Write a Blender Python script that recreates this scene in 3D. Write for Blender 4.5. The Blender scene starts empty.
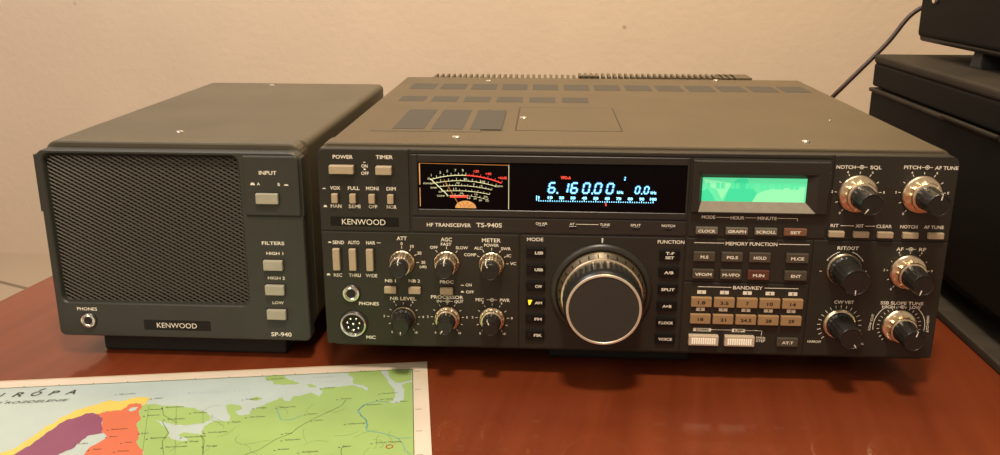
import bpy, bmesh, math, random
from mathutils import Vector, Matrix
random.seed(7)
MM = 0.001
ZB = 21.55            # height of the transceiver's underside above the table, mm
scene = bpy.context.scene
COL = scene.collection
PI = math.pi

# ------------------------------------------------------------------ materials
def mat(name, col, rough=0.5, metal=0.0, var=0.0, vscale=200, bump=0.0, bscale=900, emit=None, estr=1.0, coat=0.0, spec=0.5):
    m = bpy.data.materials.new(name); m.use_nodes = True
    nt = m.node_tree; b = nt.nodes['Principled BSDF']
    b.inputs['Base Color'].default_value = (*col, 1); b.inputs['Roughness'].default_value = rough
    b.inputs['Metallic'].default_value = metal; b.inputs['Specular IOR Level'].default_value = spec
    b.inputs['Coat Weight'].default_value = coat; b.inputs['Coat Roughness'].default_value = 0.05
    tc = nt.nodes.new('ShaderNodeTexCoord')
    if var > 0:
        n = nt.nodes.new('ShaderNodeTexNoise'); n.inputs['Scale'].default_value = vscale; n.inputs['Detail'].default_value = 4
        nt.links.new(tc.outputs['Object'], n.inputs['Vector'])
        r = nt.nodes.new('ShaderNodeMapRange'); r.inputs['From Min'].default_value = .3; r.inputs['From Max'].default_value = .7
        r.inputs['To Min'].default_value = 1-var; r.inputs['To Max'].default_value = 1+var
        nt.links.new(n.outputs['Fac'], r.inputs['Value'])
        mx = nt.nodes.new('ShaderNodeVectorMath'); mx.operation = 'SCALE'; mx.inputs[0].default_value = col
        nt.links.new(r.outputs['Result'], mx.inputs['Scale']); nt.links.new(mx.outputs['Vector'], b.inputs['Base Color'])
    if bump > 0:
        n2 = nt.nodes.new('ShaderNodeTexNoise'); n2.inputs['Scale'].default_value = bscale; n2.inputs['Detail'].default_value = 2
        nt.links.new(tc.outputs['Object'], n2.inputs['Vector'])
        bp = nt.nodes.new('ShaderNodeBump'); bp.inputs['Strength'].default_value = bump; bp.inputs['Distance'].default_value = 0.0005
        nt.links.new(n2.outputs['Fac'], bp.inputs['Height']); nt.links.new(bp.outputs['Normal'], b.inputs['Normal'])
    if emit:
        b.inputs['Emission Color'].default_value = (*emit, 1); b.inputs['Emission Strength'].default_value = estr
    return m

M = {}
M['panel'] = mat('panel_paint', (0.026, 0.022, 0.015), 0.45, var=.06, vscale=60, bump=.15, bscale=2500)
M['panel_cool'] = mat('panel_paint_grey', (0.041, 0.041, 0.032), 0.45, var=.06, vscale=60, bump=.15, bscale=2500)
M['groove'] = mat('dark_groove', (0.012, 0.011, 0.009), 0.6, var=.05)
M['case'] = mat('case_paint', (0.098, 0.070, 0.034), 0.5, var=.07, vscale=25, bump=.35, bscale=2200)
M['case_grey'] = mat('case_paint_grey', (0.088, 0.072, 0.043), 0.5, var=.12, vscale=18, bump=.35, bscale=2200)
M['vent'] = mat('vent_mesh', (0.05, 0.045, 0.036), 0.6, var=.3, vscale=1500)
M['silver'] = mat('brushed_silver', (0.98, 0.80, 0.55), 0.3, metal=1, var=.06, vscale=500)
M['rimcream'] = mat('polished_rim', (0.95, 0.84, 0.64), 0.35, metal=.6, var=.03)
M['chrome'] = mat('chrome', (0.85, 0.82, 0.76), 0.15, metal=1, var=.03)
M['blackknob'] = mat('knob_black', (0.020, 0.018, 0.015), 0.3, var=.1, vscale=300)
M['dialface'] = mat('dial_face', (0.040, 0.038, 0.031), 0.45, var=.05, vscale=300)
M['rubber'] = mat('rubber', (0.018, 0.017, 0.015), 0.7, var=.1)
M['ink'] = mat('cream_ink', (0.97, 0.90, 0.74), 0.5, var=.05)
M['inkdark'] = mat('dark_ink', (0.03, 0.022, 0.015), 0.6, var=.05)
M['keybeige'] = mat('key_beige', (0.50, 0.39, 0.255), 0.4, var=.05)
M['keypale'] = mat('key_pale', (0.44, 0.41, 0.31), 0.4, var=.05)
M['keytan'] = mat('key_tan', (0.40, 0.245, 0.115), 0.42, var=.05)
M['keybrown'] = mat('key_brown', (0.085, 0.068, 0.046), 0.42, var=.05)
M['keyblack'] = mat('key_black', (0.008, 0.007, 0.006), 0.4, spec=.3, var=.05)
M['keyred'] = mat('key_red_brown', (0.13, 0.045, 0.028), 0.42, var=.05)
M['keyset'] = mat('key_copper_brown', (0.22, 0.10, 0.055), 0.42, var=.05)
M['keygrey'] = mat('key_grey', (0.16, 0.14, 0.10), 0.42, var=.05)
M['keylight'] = mat('key_cream', (0.62, 0.50, 0.36), 0.35, var=.05)
M['keyrib_glow'] = mat('key_rib_glow_cream', (0.95, 0.88, 0.75), 0.3, var=.02, emit=(1,.86,.65), estr=.25)  # slight glow stands in for the bright sheen on the ribs; no lamp
M['glassblack'] = mat('display_glass', (0.003, 0.0025, 0.003), 0.12, var=.05, spec=.12)
M['frame'] = mat('display_frame', (0.030, 0.026, 0.020), 0.35, var=.05)
M['vfd'] = mat('display_cyan', (0.1, .4, .6), 0.4, emit=(0.25, 0.66, 1.0), estr=2.4, var=.02)
M['vfdblue'] = mat('display_blue_glow', (0.0, .03, .08), 0.4, emit=(0.01, 0.14, 0.42), estr=.9, var=.02)
M['vfdred'] = mat('display_red', (0.4, .03, .02), 0.4, emit=(1.0, 0.10, 0.05), estr=.9, var=.02)
M['meterwhite'] = mat('meter_scale_pale', (0.5, .5, .3), 0.5, emit=(0.86, 0.86, 0.50), estr=.6, var=.02)
M['meterred'] = mat('meter_scale_red', (0.5, .05, .03), 0.5, emit=(1.0, 0.07, 0.05), estr=.85, var=.02)
M['amber'] = mat('meter_amber', (0.6, .3, .1), 0.5, emit=(1.0, 0.52, 0.16), estr=.32, var=.45, vscale=1200)
M['needle'] = mat('meter_needle', (0.5, .2, .06), 0.5, emit=(0.8, 0.3, 0.07), estr=.3, var=.02)
M['lcd'] = mat('lcd_green', (0.1, .5, .25), 0.3, emit=(0.09, 0.68, 0.32), estr=.85, var=.04, vscale=40)
M['lcdreflectdeep'] = mat('lcd_reflection_deep', (0.05, .4, .2), 0.3, emit=(0.025, 0.56, 0.27), estr=.95, var=.03, vscale=40)  # deep and pale greens for reflections painted on the screen
M['lcdreflectpale'] = mat('lcd_reflection_pale', (0.2, .6, .3), 0.3, emit=(0.22, 0.74, 0.37), estr=.85, var=.03, vscale=40)
M['yellowled'] = mat('led_yellow', (0.8, .6, .02), 0.4, emit=(1.0, 0.72, 0.03), estr=.9, var=.02)
M['ledoff'] = mat('led_off', (0.015, .012, .01), 0.25, var=.02)
M['grille'] = mat('grille_metal', (0.10, 0.088, 0.066), 0.28, metal=.5, var=.08, vscale=300)
M['darkbox'] = mat('dark_plastic', (0.009, 0.0075, 0.0055), 0.65, spec=.12, var=.1, vscale=20, bump=.25, bscale=1800)
M['darktop'] = mat('dark_vinyl_top', (0.034, 0.026, 0.018), 0.65, spec=.15, var=.25, vscale=14, bump=.3, bscale=1500)
M['cable'] = mat('cable_sheath', (0.045, 0.022, 0.012), 0.4, var=.1)
M['traygrey'] = mat('tray_grey', (0.05, 0.042, 0.032), 0.6, spec=.2, var=.2, vscale=60)
M['lcdsegment'] = mat('lcd_green_segment', (0.08, .45, .22), 0.3, emit=(0.06, 0.62, 0.29), estr=.95, var=.02)
M['slope_lit'] = mat('window_slope', (0.33, 0.285, 0.22), 0.4, var=.08)  # light falling on the lower slope, put into a paler colour
M['tablewood'] = None

def wood():
    m = bpy.data.materials.new('varnished_wood'); m.use_nodes = True; nt = m.node_tree; b = nt.nodes['Principled BSDF']
    tc = nt.nodes.new('ShaderNodeTexCoord'); mp = nt.nodes.new('ShaderNodeMapping')
    mp.inputs['Rotation'].default_value = (0, 0, math.radians(8)); mp.inputs['Scale'].default_value = (26, 1.6, 5)
    nt.links.new(tc.outputs['Object'], mp.inputs['Vector'])
    n = nt.nodes.new('ShaderNodeTexNoise'); n.inputs['Scale'].default_value = 3.2; n.inputs['Detail'].default_value = 6; n.inputs['Distortion'].default_value = .35
    nt.links.new(mp.outputs['Vector'], n.inputs['Vector'])
    cr = nt.nodes.new('ShaderNodeValToRGB'); e = cr.color_ramp.elements
    e[0].position = .25; e[0].color = (0.150, 0.027, 0.0075, 1); e[1].position = .78; e[1].color = (0.205, 0.041, 0.012, 1)
    nt.links.new(n.outputs['Fac'], cr.inputs['Fac'])
    n2 = nt.nodes.new('ShaderNodeTexNoise'); n2.inputs['Scale'].default_value = 3.0; n2.inputs['Detail'].default_value = 3
    nt.links.new(tc.outputs['Object'], n2.inputs['Vector'])
    mr = nt.nodes.new('ShaderNodeMapRange'); mr.inputs['To Min'].default_value = .75; mr.inputs['To Max'].default_value = 1.25
    nt.links.new(n2.outputs['Fac'], mr.inputs['Value'])
    vm = nt.nodes.new('ShaderNodeVectorMath'); vm.operation = 'SCALE'
    nt.links.new(cr.outputs['Color'], vm.inputs[0]); nt.links.new(mr.outputs['Result'], vm.inputs['Scale'])
    nt.links.new(vm.outputs['Vector'], b.inputs['Base Color'])
    b.inputs['Roughness'].default_value = .36; b.inputs['Specular IOR Level'].default_value = .25; b.inputs['Coat Weight'].default_value = .42; b.inputs['Coat Roughness'].default_value = .025
    bp = nt.nodes.new('ShaderNodeBump'); bp.inputs['Strength'].default_value = .06; bp.inputs['Distance'].default_value = .0003
    nt.links.new(n.outputs['Fac'], bp.inputs['Height']); nt.links.new(bp.outputs['Normal'], b.inputs['Normal'])
    return m
M['tablewood'] = wood()

def plaster():
    m = bpy.data.materials.new('wall_plaster'); m.use_nodes = True; nt = m.node_tree; b = nt.nodes['Principled BSDF']
    tc = nt.nodes.new('ShaderNodeTexCoord')
    n = nt.nodes.new('ShaderNodeTexNoise'); n.inputs['Scale'].default_value = 1.6; n.inputs['Detail'].default_value = 5; n.inputs['Roughness'].default_value = .6
    nt.links.new(tc.outputs['Object'], n.inputs['Vector'])
    cr = nt.nodes.new('ShaderNodeValToRGB'); e = cr.color_ramp.elements
    e[0].position = .3; e[0].color = (0.56, 0.445, 0.33, 1); e[1].position = .7; e[1].color = (0.64, 0.51, 0.375, 1)
    nt.links.new(n.outputs['Fac'], cr.inputs['Fac'])
    # a few small dark specks
    v = nt.nodes.new('ShaderNodeTexVoronoi'); v.inputs['Scale'].default_value = 7
    nt.links.new(tc.outputs['Object'], v.inputs['Vector'])
    mr = nt.nodes.new('ShaderNodeMapRange'); mr.inputs['From Min'].default_value = .028; mr.inputs['From Max'].default_value = .045
    mr.inputs['To Min'].default_value = .62; mr.inputs['To Max'].default_value = 1
    nt.links.new(v.outputs['Distance'], mr.inputs['Value'])
    vm = nt.nodes.new('ShaderNodeVectorMath'); vm.operation = 'SCALE'
    nt.links.new(cr.outputs['Color'], vm.inputs[0]); nt.links.new(mr.outputs['Result'], vm.inputs['Scale'])
    nt.links.new(vm.outputs['Vector'], b.inputs['Base Color'])
    b.inputs['Roughness'].default_value = .85
    n2 = nt.nodes.new('ShaderNodeTexNoise'); n2.inputs['Scale'].default_value = 60; n2.inputs['Detail'].default_value = 4
    nt.links.new(tc.outputs['Object'], n2.inputs['Vector'])
    bp = nt.nodes.new('ShaderNodeBump'); bp.inputs['Strength'].default_value = .25; bp.inputs['Distance'].default_value = .004
    nt.links.new(n2.outputs['Fac'], bp.inputs['Height']); nt.links.new(bp.outputs['Normal'], b.inputs['Normal'])
    return m
M['wall'] = plaster()
def tiles():
    m = bpy.data.materials.new('floor_tile'); m.use_nodes = True; nt = m.node_tree; b = nt.nodes['Principled BSDF']
    tc = nt.nodes.new('ShaderNodeTexCoord'); mp = nt.nodes.new('ShaderNodeMapping')
    mp.inputs['Rotation'].default_value = (0, 0, math.radians(23)); mp.inputs['Location'].default_value = (-0.15, 0.2115, 0)
    nt.links.new(tc.outputs['Object'], mp.inputs['Vector'])
    br = nt.nodes.new('ShaderNodeTexBrick'); br.inputs['Scale'].default_value = 1; br.inputs['Brick Width'].default_value = .45
    br.inputs['Row Height'].default_value = .45; br.offset = 0; br.inputs['Mortar Size'].default_value = .006
    br.inputs['Color1'].default_value = (.43, .335, .235, 1); br.inputs['Color2'].default_value = (.42, .33, .23, 1); br.inputs['Mortar'].default_value = (.20, .15, .10, 1)
    nt.links.new(mp.outputs['Vector'], br.inputs['Vector']); nt.links.new(br.outputs['Color'], b.inputs['Base Color'])
    b.inputs['Roughness'].default_value = .5
    return m
M['tile'] = tiles()

# ------------------------------------------------------------------ mesh helpers (all in millimetres)
class MB:
    """collects shapes, then links them as one mesh object"""
    def __init__(s): s.bm = bmesh.new(); s.mats = []
    def mi(s, m):
        if m not in s.mats: s.mats.append(m)
        return s.mats.index(m)
    def add(s, other, m, mtx=None, smooth=False):
        i = s.mi(m)
        if mtx is not None: bmesh.ops.transform(other, matrix=mtx, verts=other.verts)
        vm = {v: s.bm.verts.new(v.co) for v in other.verts}
        for f in other.faces:
            try:
                nf = s.bm.faces.new([vm[v] for v in f.verts]); nf.material_index = i; nf.smooth = smooth or f.smooth
            except ValueError: pass
        other.free()
    def box(s, x0, x1, y0, y1, z0, z1, m, bev=0.0, seg=2):
        b = bmesh.new(); bmesh.ops.create_cube(b, size=1)
        for v in b.verts: v.co = Vector(((x0+x1)/2+v.co.x*(x1-x0), (y0+y1)/2+v.co.y*(y1-y0), (z0+z1)/2+v.co.z*(z1-z0)))
        if bev > 0: bmesh.ops.bevel(b, geom=b.edges[:], offset=bev, segments=seg, affect='EDGES', profile=.5)
        s.add(b, m)
    def rbox(s, x0, x1, y0, y1, z0, z1, r, m, bev=0.0, seg=5, axis='y'):
        """box with rounded corners in its x-z outline (corner radii r), extruded along y; optional bevel on the front rim"""
        rr = r if isinstance(r, (list, tuple)) else [r]*4      # BL BR TR TL
        pts = []
        for (cx, cz, a0, q) in ((x0+rr[0], z0+rr[0], PI, rr[0]), (x1-rr[1], z0+rr[1], 1.5*PI, rr[1]), (x1-rr[2], z1-rr[2], 0, rr[2]), (x0+rr[3], z1-rr[3], .5*PI, rr[3])):
            for k in range(seg+1):
                a = a0 + k/seg*PI/2; pts.append((cx+q*math.cos(a), cz+q*math.sin(a)))
        b = bmesh.new()
        prof = [(0.0, y1), (0.0, y0+bev), (bev*.3, y0+bev*.3), (bev, y0)] if bev > 0 else [(0.0, y1), (0.0, y0)]
        rings = []
        cx, cz = (x0+x1)/2, (z0+z1)/2
        for ins, y in prof:
            ring = []
            for (px, pz) in pts:
                sx = 1-2*ins/(x1-x0); sz = 1-2*ins/(z1-z0)
                ring.append(b.verts.new((cx+(px-cx)*sx, y, cz+(pz-cz)*sz)))
            rings.append(ring)
        n = len(pts)
        for a, c in zip(rings[:-1], rings[1:]):
            for i in range(n): b.faces.new((a[i], a[(i+1) % n], c[(i+1) % n], c[i]))
        b.faces.new(rings[0]); b.faces.new(rings[-1])
        bmesh.ops.remove_doubles(b, verts=b.verts, dist=1e-4)
        bmesh.ops.recalc_face_normals(b, faces=b.faces)
        s.add(b, m)
    def lathe(s, prof, m, cx=0, cz=0, seg=48, flutes=0, depth=0.0, frange=None, smooth=True, caps=True):
        """profile [(r, y)...] turned about the y axis through (cx, cz)"""
        b = bmesh.new(); rings = []
        for (r, y) in prof:
            ring = []
            for k in range(seg):
                a = 2*PI*k/seg; q = r
                if flutes and frange and frange[0] <= y <= frange[1]: q = r - depth*(0.5-0.5*math.cos(a*flutes))
                ring.append(b.verts.new((cx+q*math.cos(a), y, cz+q*math.sin(a))))
            rings.append(ring)
        for a, c in zip(rings[:-1], rings[1:]):
            for i in range(seg):
                f = b.faces.new((a[i], a[(i+1) % seg], c[(i+1) % seg], c[i])); f.smooth = smooth
        if caps:
            b.faces.new(rings[0]); b.faces.new(rings[-1])
        bmesh.ops.recalc_face_normals(b, faces=b.faces)
        # keep hard rims where the profile turns sharply
        bmesh.ops.split_edges(b, edges=[e for e in b.edges if len(e.link_faces) == 2 and e.calc_face_angle(0) > .6])
        s.add(b, m)
    def ring(s, cx, cz, r0, r1, y, m, a0=0, a1=2*PI, seg=40, th=.25):
        b = bmesh.new(); n = seg; V = []
        for k in range(n+1):
            a = a0+(a1-a0)*k/n; c, q = math.cos(a), math.sin(a)
            V.append((b.verts.new((cx+r0*c, y, cz+r0*q)), b.verts.new((cx+r1*c, y, cz+r1*q)), b.verts.new((cx+r1*c, y+th, cz+r1*q)), b.verts.new((cx+r0*c, y+th, cz+r0*q))))
        for p, q in zip(V[:-1], V[1:]):
            for i in range(4): b.faces.new((p[i], p[(i+1) % 4], q[(i+1) % 4], q[i]))
        bmesh.ops.remove_doubles(b, verts=b.verts, dist=1e-5)
        bmesh.ops.recalc_face_normals(b, faces=b.faces); s.add(b, m)
    def line(s, p, q, w, y, m, th=.12):
        """thin bar on the panel from p=(x,z) to q"""
        d = Vector((q[0]-p[0], 0, q[1]-p[1])); L = d.length
        if L < 1e-6: return
        n = Vector((-d.z, 0, d.x))/L*w/2
        P = Vector((p[0], y, p[1])); Q = Vector((q[0], y, q[1])); b = bmesh.new()
        f = b.faces.new([b.verts.new(v) for v in (P-n, Q-n, Q+n, P+n)])
        r = bmesh.ops.extrude_face_region(b, geom=[f]); bmesh.ops.translate(b, vec=(0, th, 0), verts=[e for e in r['geom'] if isinstance(e, bmesh.types.BMVert)])
        bmesh.ops.recalc_face_normals(b, faces=b.faces); s.add(b, m)
    def poly(s, pts, y, m, th=.12):
        b = bmesh.new(); f = b.faces.new([b.verts.new((x, y, z)) for x, z in pts])
        r = bmesh.ops.extrude_face_region(b, geom=[f]); bmesh.ops.translate(b, vec=(0, th, 0), verts=[e for e in r['geom'] if isinstance(e, bmesh.types.BMVert)])
        bmesh.ops.triangulate(b, faces=b.faces[:]); bmesh.ops.recalc_face_normals(b, faces=b.faces); s.add(b, m)
    def text(s, t, cx, z, h, m, w=None, y=-.14, align='C', bold=.0, shear=0.0, mtx=None, th=.08):
        """lettering standing on the x-z plane facing -y; z is its middle, h its capital height, w its width if fixed"""
        b = text_bm(t, bold, shear, th/h)
        xs = [v.co.x for v in b.verts]; 
        if not xs: b.free(); return
        x0, x1 = min(xs), max(xs); sx = h if w is None else w/(x1-x0)
        ox = {'C': -(x0+x1)/2*sx, 'L': -x0*sx, 'R': -x1*sx}[align]
        for v in b.verts: v.co = Vector((cx+ox+v.co.x*sx, y-v.co.z*h, z+(v.co.y-.5)*h))
        s.add(b, m, mtx)
    def build(s, name, parent=None, loc=(0, 0, 0), rz=0.0, label=None):
        me = bpy.data.meshes.new(name)
        bmesh.ops.scale(s.bm, vec=(MM, MM, MM), verts=s.bm.verts)
        s.bm.to_mesh(me); s.bm.free()
        for k in s.mats: me.materials.append(M[k])
        o = bpy.data.objects.new(name, me); COL.objects.link(o)
        o.location = Vector(loc)*MM; o.rotation_euler = (0, 0, rz)
        if parent: o.parent = parent
        if label: o['label'] = label
        return o

_tc = {}
def text_bm(t, bold, shear, th):
    """text as a mesh, capitals one unit high"""
    key = (t, bold, shear)
    if key not in _tc:
        cu = bpy.data.curves.new('lettering_curve', 'FONT'); cu.body = t; cu.size = 1; cu.offset = bold; cu.shear = shear; cu.resolution_u = 3
        o = bpy.data.objects.new('lettering_curve', cu); COL.objects.link(o)
        dg = bpy.context.evaluated_depsgraph_get(); dg.update()
        me = bpy.data.meshes.new_from_object(o.evaluated_get(dg))
        data = ([tuple(v.co) for v in me.vertices], [tuple(p.vertices) for p in me.polygons])
        bpy.data.objects.remove(o); bpy.data.curves.remove(cu); bpy.data.meshes.remove(me); _tc[key] = data
    V, F = _tc[key]; b = bmesh.new(); c = 1/CAP
    vs = [b.verts.new((x*c, y*c, 0)) for x, y, z in V]
    for f in F:
        try: b.faces.new([vs[i] for i in f])
        except ValueError: pass
    return b
CAP = 0.729
def empty(name, loc, label, cat, rz=0.0):
    o = bpy.data.objects.new(name, None); COL.objects.link(o); o.location = Vector(loc)*MM; o.rotation_euler = (0, 0, rz)
    o.empty_display_size = .02; o['label'] = label; o['category'] = cat; return o
def tag(o, label, cat, group=None):
    o['label'] = label; o['category'] = cat
    if group: o['group'] = group
    return o
def struct(o): o['kind'] = 'structure'; return o

WALLY = 1314
FPX = 855.119
SHY = -0.02901
CAML = (146.002, -527.294, 272.157)
CAMR = (1.300364, -0.001964, 0.054607)
LB = (-10.2, -10.8)
POLY={
'yellow' : [(-258.4, -108.0), (-245.6, -91.6), (-239.3, -86.9), (-236.2, -79.1), (-233.0, -71.0), (-231.4, -63.9), (-227.8, -59.9), (-226.5, -53.4), (-223.6, -51.2), (-220.4, -45.3), (-216.6, -43.2), (-212.2, -40.4), (-209.0, -38.5), (-206.0, -35.9), (-202.6, -34.3), (-197.2, -36.4), (-192.9, -35.2), (-189.1, -32.3), (-184.4, -32.1), (-178.4, -34.1), (-179.6, -38.3), (-179.6, -43.8), (-185.3, -40.0), (-190.3, -41.4), (-190.7, -45.2), (-192.1, -48.2), (-196.6, -48.4), (-201.0, -48.9), (-205.4, -51.5), (-209.9, -49.5), (-213.7, -51.6), (-217.0, -54.9), (-219.5, -56.2), (-222.3, -56.8), (-224.6, -62.6), (-226.6, -68.8), (-229.4, -76.4), (-231.3, -82.3), (-236.7, -93.0), (-243.6, -114.3)] ,
'purple' : [(-243.6, -114.3), (-236.7, -93.0), (-231.6, -81.7), (-229.6, -75.8), (-226.9, -68.2), (-224.8, -61.9), (-222.4, -56.5), (-217.2, -54.3), (-212.3, -49.0), (-205.1, -52.5), (-200.7, -56.6), (-198.5, -65.8), (-194.9, -75.5), (-202.0, -77.0), (-204.3, -82.9), (-205.9, -90.3), (-212.0, -96.3), (-213.8, -102.6), (-200.6, -123.5), (-221.1, -130.6)] ,
'orange' : [(-209.2, -49.3), (-205.4, -51.5), (-201.0, -48.9), (-196.6, -48.4), (-192.1, -48.2), (-190.9, -44.5), (-189.0, -40.5), (-185.3, -40.0), (-182.0, -42.2), (-180.6, -45.6), (-180.4, -52.5), (-177.1, -60.6), (-177.9, -66.5), (-176.7, -69.5), (-172.6, -78.6), (-172.0, -85.7), (-169.6, -91.4), (-165.1, -97.2), (-163.6, -105.2), (-169.5, -122.0), (-190.9, -117.3), (-197.7, -97.8), (-197.2, -91.2), (-192.5, -84.1), (-190.1, -80.5), (-192.8, -76.5), (-195.2, -74.9), (-198.3, -67.3), (-200.7, -56.6)] ,
'greenA' : [(-181.6, -43.6), (-179.1, -42.5), (-175.4, -41.9), (-166.8, -45.1), (-160.5, -45.7), (-155.5, -47.2), (-148.7, -49.5), (-143.2, -53.2), (-138.6, -56.8), (-135.9, -60.2), (-134.1, -65.9), (-138.1, -69.7), (-146.7, -71.1), (-152.9, -69.9), (-156.2, -68.7), (-163.1, -65.0), (-167.4, -63.1), (-161.9, -69.6), (-158.1, -72.9), (-155.3, -79.0), (-154.7, -83.3), (-151.7, -86.4), (-148.4, -88.1), (-142.4, -89.3), (-143.2, -85.9), (-147.0, -84.9), (-149.1, -82.4), (-147.7, -79.2), (-141.4, -81.0), (-135.2, -82.4), (-136.6, -79.4), (-136.4, -73.7), (-133.6, -69.5), (-131.0, -67.4), (-122.6, -68.3), (-120.3, -68.5), (-106.3, -142.4), (-165.0, -136.4), (-163.6, -105.2), (-165.1, -97.2), (-169.6, -91.4), (-172.0, -85.7), (-172.6, -78.6), (-176.7, -69.5), (-177.9, -66.5), (-177.1, -60.6), (-180.4, -52.5), (-180.6, -45.6)] ,
'greenB' : [(-107.7, -142.3), (-121.9, -68.3), (-123.2, -61.5), (-125.8, -58.1), (-128.4, -49.0), (-124.0, -47.5), (-118.9, -50.0), (-117.3, -54.3), (-121.4, -57.0), (-118.2, -62.0), (-112.1, -62.0), (-111.5, -56.5), (-106.0, -52.3), (-101.9, -47.8), (-97.6, -45.0), (-94.1, -41.4), (-91.7, -47.2), (-88.6, -46.9), (-87.8, -41.0), (-82.2, -40.6), (-76.1, -37.1), (-73.3, -40.1), (-70.7, -42.8), (-68.7, -37.9), (-71.7, -32.4), (-63.6, -30.8), (-57.0, -30.8), (-50.4, -30.0), (-43.6, -33.6), (-39.7, -40.2), (-39.4, -35.7), (-43.8, -30.0), (-49.7, -27.6), (-50.2, -18.5), (-53.9, -14.5), (-53.6, -10.4), (-32.3, -9.6), (-30.4, -16.9), (-28.1, -22.6), (-24.5, -33.7), (-22.0, -37.5), (-21.8, -47.8), (-22.6, -52.7), (-25.7, -55.6), (-20.1, -56.9), (-16.1, -51.7), (-15.7, -39.9), (-17.8, -32.7), (-14.5, -30.2), (-10.6, -29.1), (-10.4, -152.3)] ,
'greenC' : [(-27.8, -9.6), (-10.7, -9.9), (-10.6, -26.2), (-14.5, -27.7), (-17.9, -29.8), (-22.1, -28.7), (-25.6, -21.1)] ,
'isle1' : [(-109.4, -11.8), (-104.4, -9.3), (-97.4, -10.8), (-93.2, -17.8), (-89.5, -20.0), (-84.9, -24.0), (-95.6, -24.7), (-102.3, -23.3), (-103.9, -18.5), (-108.7, -16.2)] ,
'isle2' : [(-114.7, -41.6), (-110.5, -38.7), (-106.7, -42.4), (-110.3, -44.7)] ,
'isle3' : [(-80.9, -25.5), (-77.4, -24.8), (-73.5, -30.5), (-78.5, -29.3)] ,
'frame_in' : [(-317.9, -10.3), (-132.8, -10.8), (-10.2, -10.1), (-7.3, -132.5)] ,
'lake1' : [(-188.1, -48.6), (-186.7, -45.6), (-183.0, -45.3), (-183.4, -49.1), (-186.0, -50.7)] ,
}
LINES={
'river1' : [(-25.7, -55.0), (-33.0, -53.3), (-40.1, -55.8), (-44.5, -63.3), (-42.6, -69.8), (-39.2, -76.2), (-38.1, -83.7), (-38.7, -88.0), (-33.3, -90.9), (-25.7, -94.5), (-19.7, -99.1), (-11.4, -98.8)] ,
'river1b' : [(-40.9, -56.7), (-45.2, -64.8), (-40.8, -73.6), (-37.5, -80.9), (-39.5, -85.1)] ,
'river2' : [(-95.2, -56.5), (-93.3, -64.6), (-90.9, -70.9), (-84.8, -70.9), (-79.2, -66.0)] ,
'river3' : [(-19.0, -99.1), (-16.7, -105.7), (-15.2, -112.6), (-12.3, -116.8)] ,
'rail1' : [(-53.2, -49.5), (-55.1, -56.5), (-63.9, -64.5), (-72.4, -72.2), (-79.8, -80.9), (-82.8, -87.0), (-90.8, -92.6), (-99.3, -103.4), (-105.7, -107.2), (-108.8, -113.4)] ,
'rail2' : [(-136.2, -83.7), (-132.7, -89.7), (-131.3, -98.0), (-129.5, -108.7)] ,
'rail3' : [(-167.9, -46.9), (-164.4, -57.3), (-153.5, -67.5)] ,
'rail4' : [(-163.1, -65.0), (-155.8, -78.9), (-156.9, -88.6), (-152.5, -102.4)] ,
'rail5' : [(-48.1, -105.2), (-51.6, -105.6), (-52.0, -108.8), (-50.9, -116.8)] ,
'grid0' : [(-133.1, -8.3), (-110.9, -118.2)] ,
'grid1' : [(-114.6, -8.6), (-92.1, -120.1)] ,
'grid2' : [(-97.7, -8.8), (-77.0, -121.7)] ,
'grid3' : [(-79.9, -9.1), (-61.5, -123.3)] ,
'grid10' : [(-217.4, -13.0), (-198.7, -99.0)] ,
'grid11' : [(-201.2, -13.2), (-181.5, -100.8)] ,
'grid12' : [(-183.3, -13.5), (-164.3, -102.5)] ,
'grid13' : [(-166.9, -13.7), (-145.7, -104.4)] ,
'grid14' : [(-149.9, -14.0), (-130.0, -106.1)] ,
}
CITY=[ ('Murmansk',-171.9,-49.3),('Severomorsk',-160.8,-47.6),('Gremicha',-143.3,-56.3),('Kirovsk',-171.4,-56.6),('Kandalakša',-156.2,-62.7),('Kem',-170.6,-78.0),('Belomorsk',-161.0,-84.0),('Severodvinsk',-139.8,-84.8),('Archangelsk',-127.7,-80.9),('Oulu',-177.2,-87.3),('Kuopio',-177.3,-96.5),('Rovaniemi',-187.2,-71.4),('Kemi',-188.1,-79.8),('Petrozavodsk',-148.1,-94.9),('Onega',-139.3,-90.1),('Luleå',-203.0,-85.8),('Vaasa',-193.1,-93.0),('Nikeľ',-174.2,-34.8),('Hammerfest',-195.9,-26.9),('Mezeň',-119.0,-70.1),('Naryan Mar',-89.9,-54.9),('Amderma',-66.0,-32.0),('Usť Cilma',-107.3,-65.0),('Indiga',-106.4,-54.1),('Kolgujev',-114.0,-42.0),('Nová Zem',-101.8,-15.5),('Pečora',-73.2,-65.1),('Uchta',-69.0,-73.1),('Vorkuta',-54.2,-47.8),('Inta',-85.3,-86.7),('Syktyvkar',-81.9,-94.1),('Kotlas',-86.0,-104.0),('Soligorsk',-70.4,-108.2),('Salechard',-36.1,-57.2),('Labytnangi',-45.6,-79.4),('Novyj Port',-26.0,-43.3),('Jar Sale',-28.2,-51.1),('Tazov',-17.2,-54.9),('Serov',-49.8,-104.5),('Chanty Mansijsk',-25.8,-102.6),('Pinega',-127.9,-96.2) ]
# ================================================================== the transceiver
def deep(x, z, d):      # where a point seen through the panel plane lies on a surface d mm behind it
    k = d/527.0; return (x+(x-146)*k, z+(z-250)*k)
radio = empty('radio_transceiver', (0, 0, ZB), 'wide dark grey ham radio transceiver with big tuning dial and lit displays', 'radio')
W, H = 401, 135.4
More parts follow.
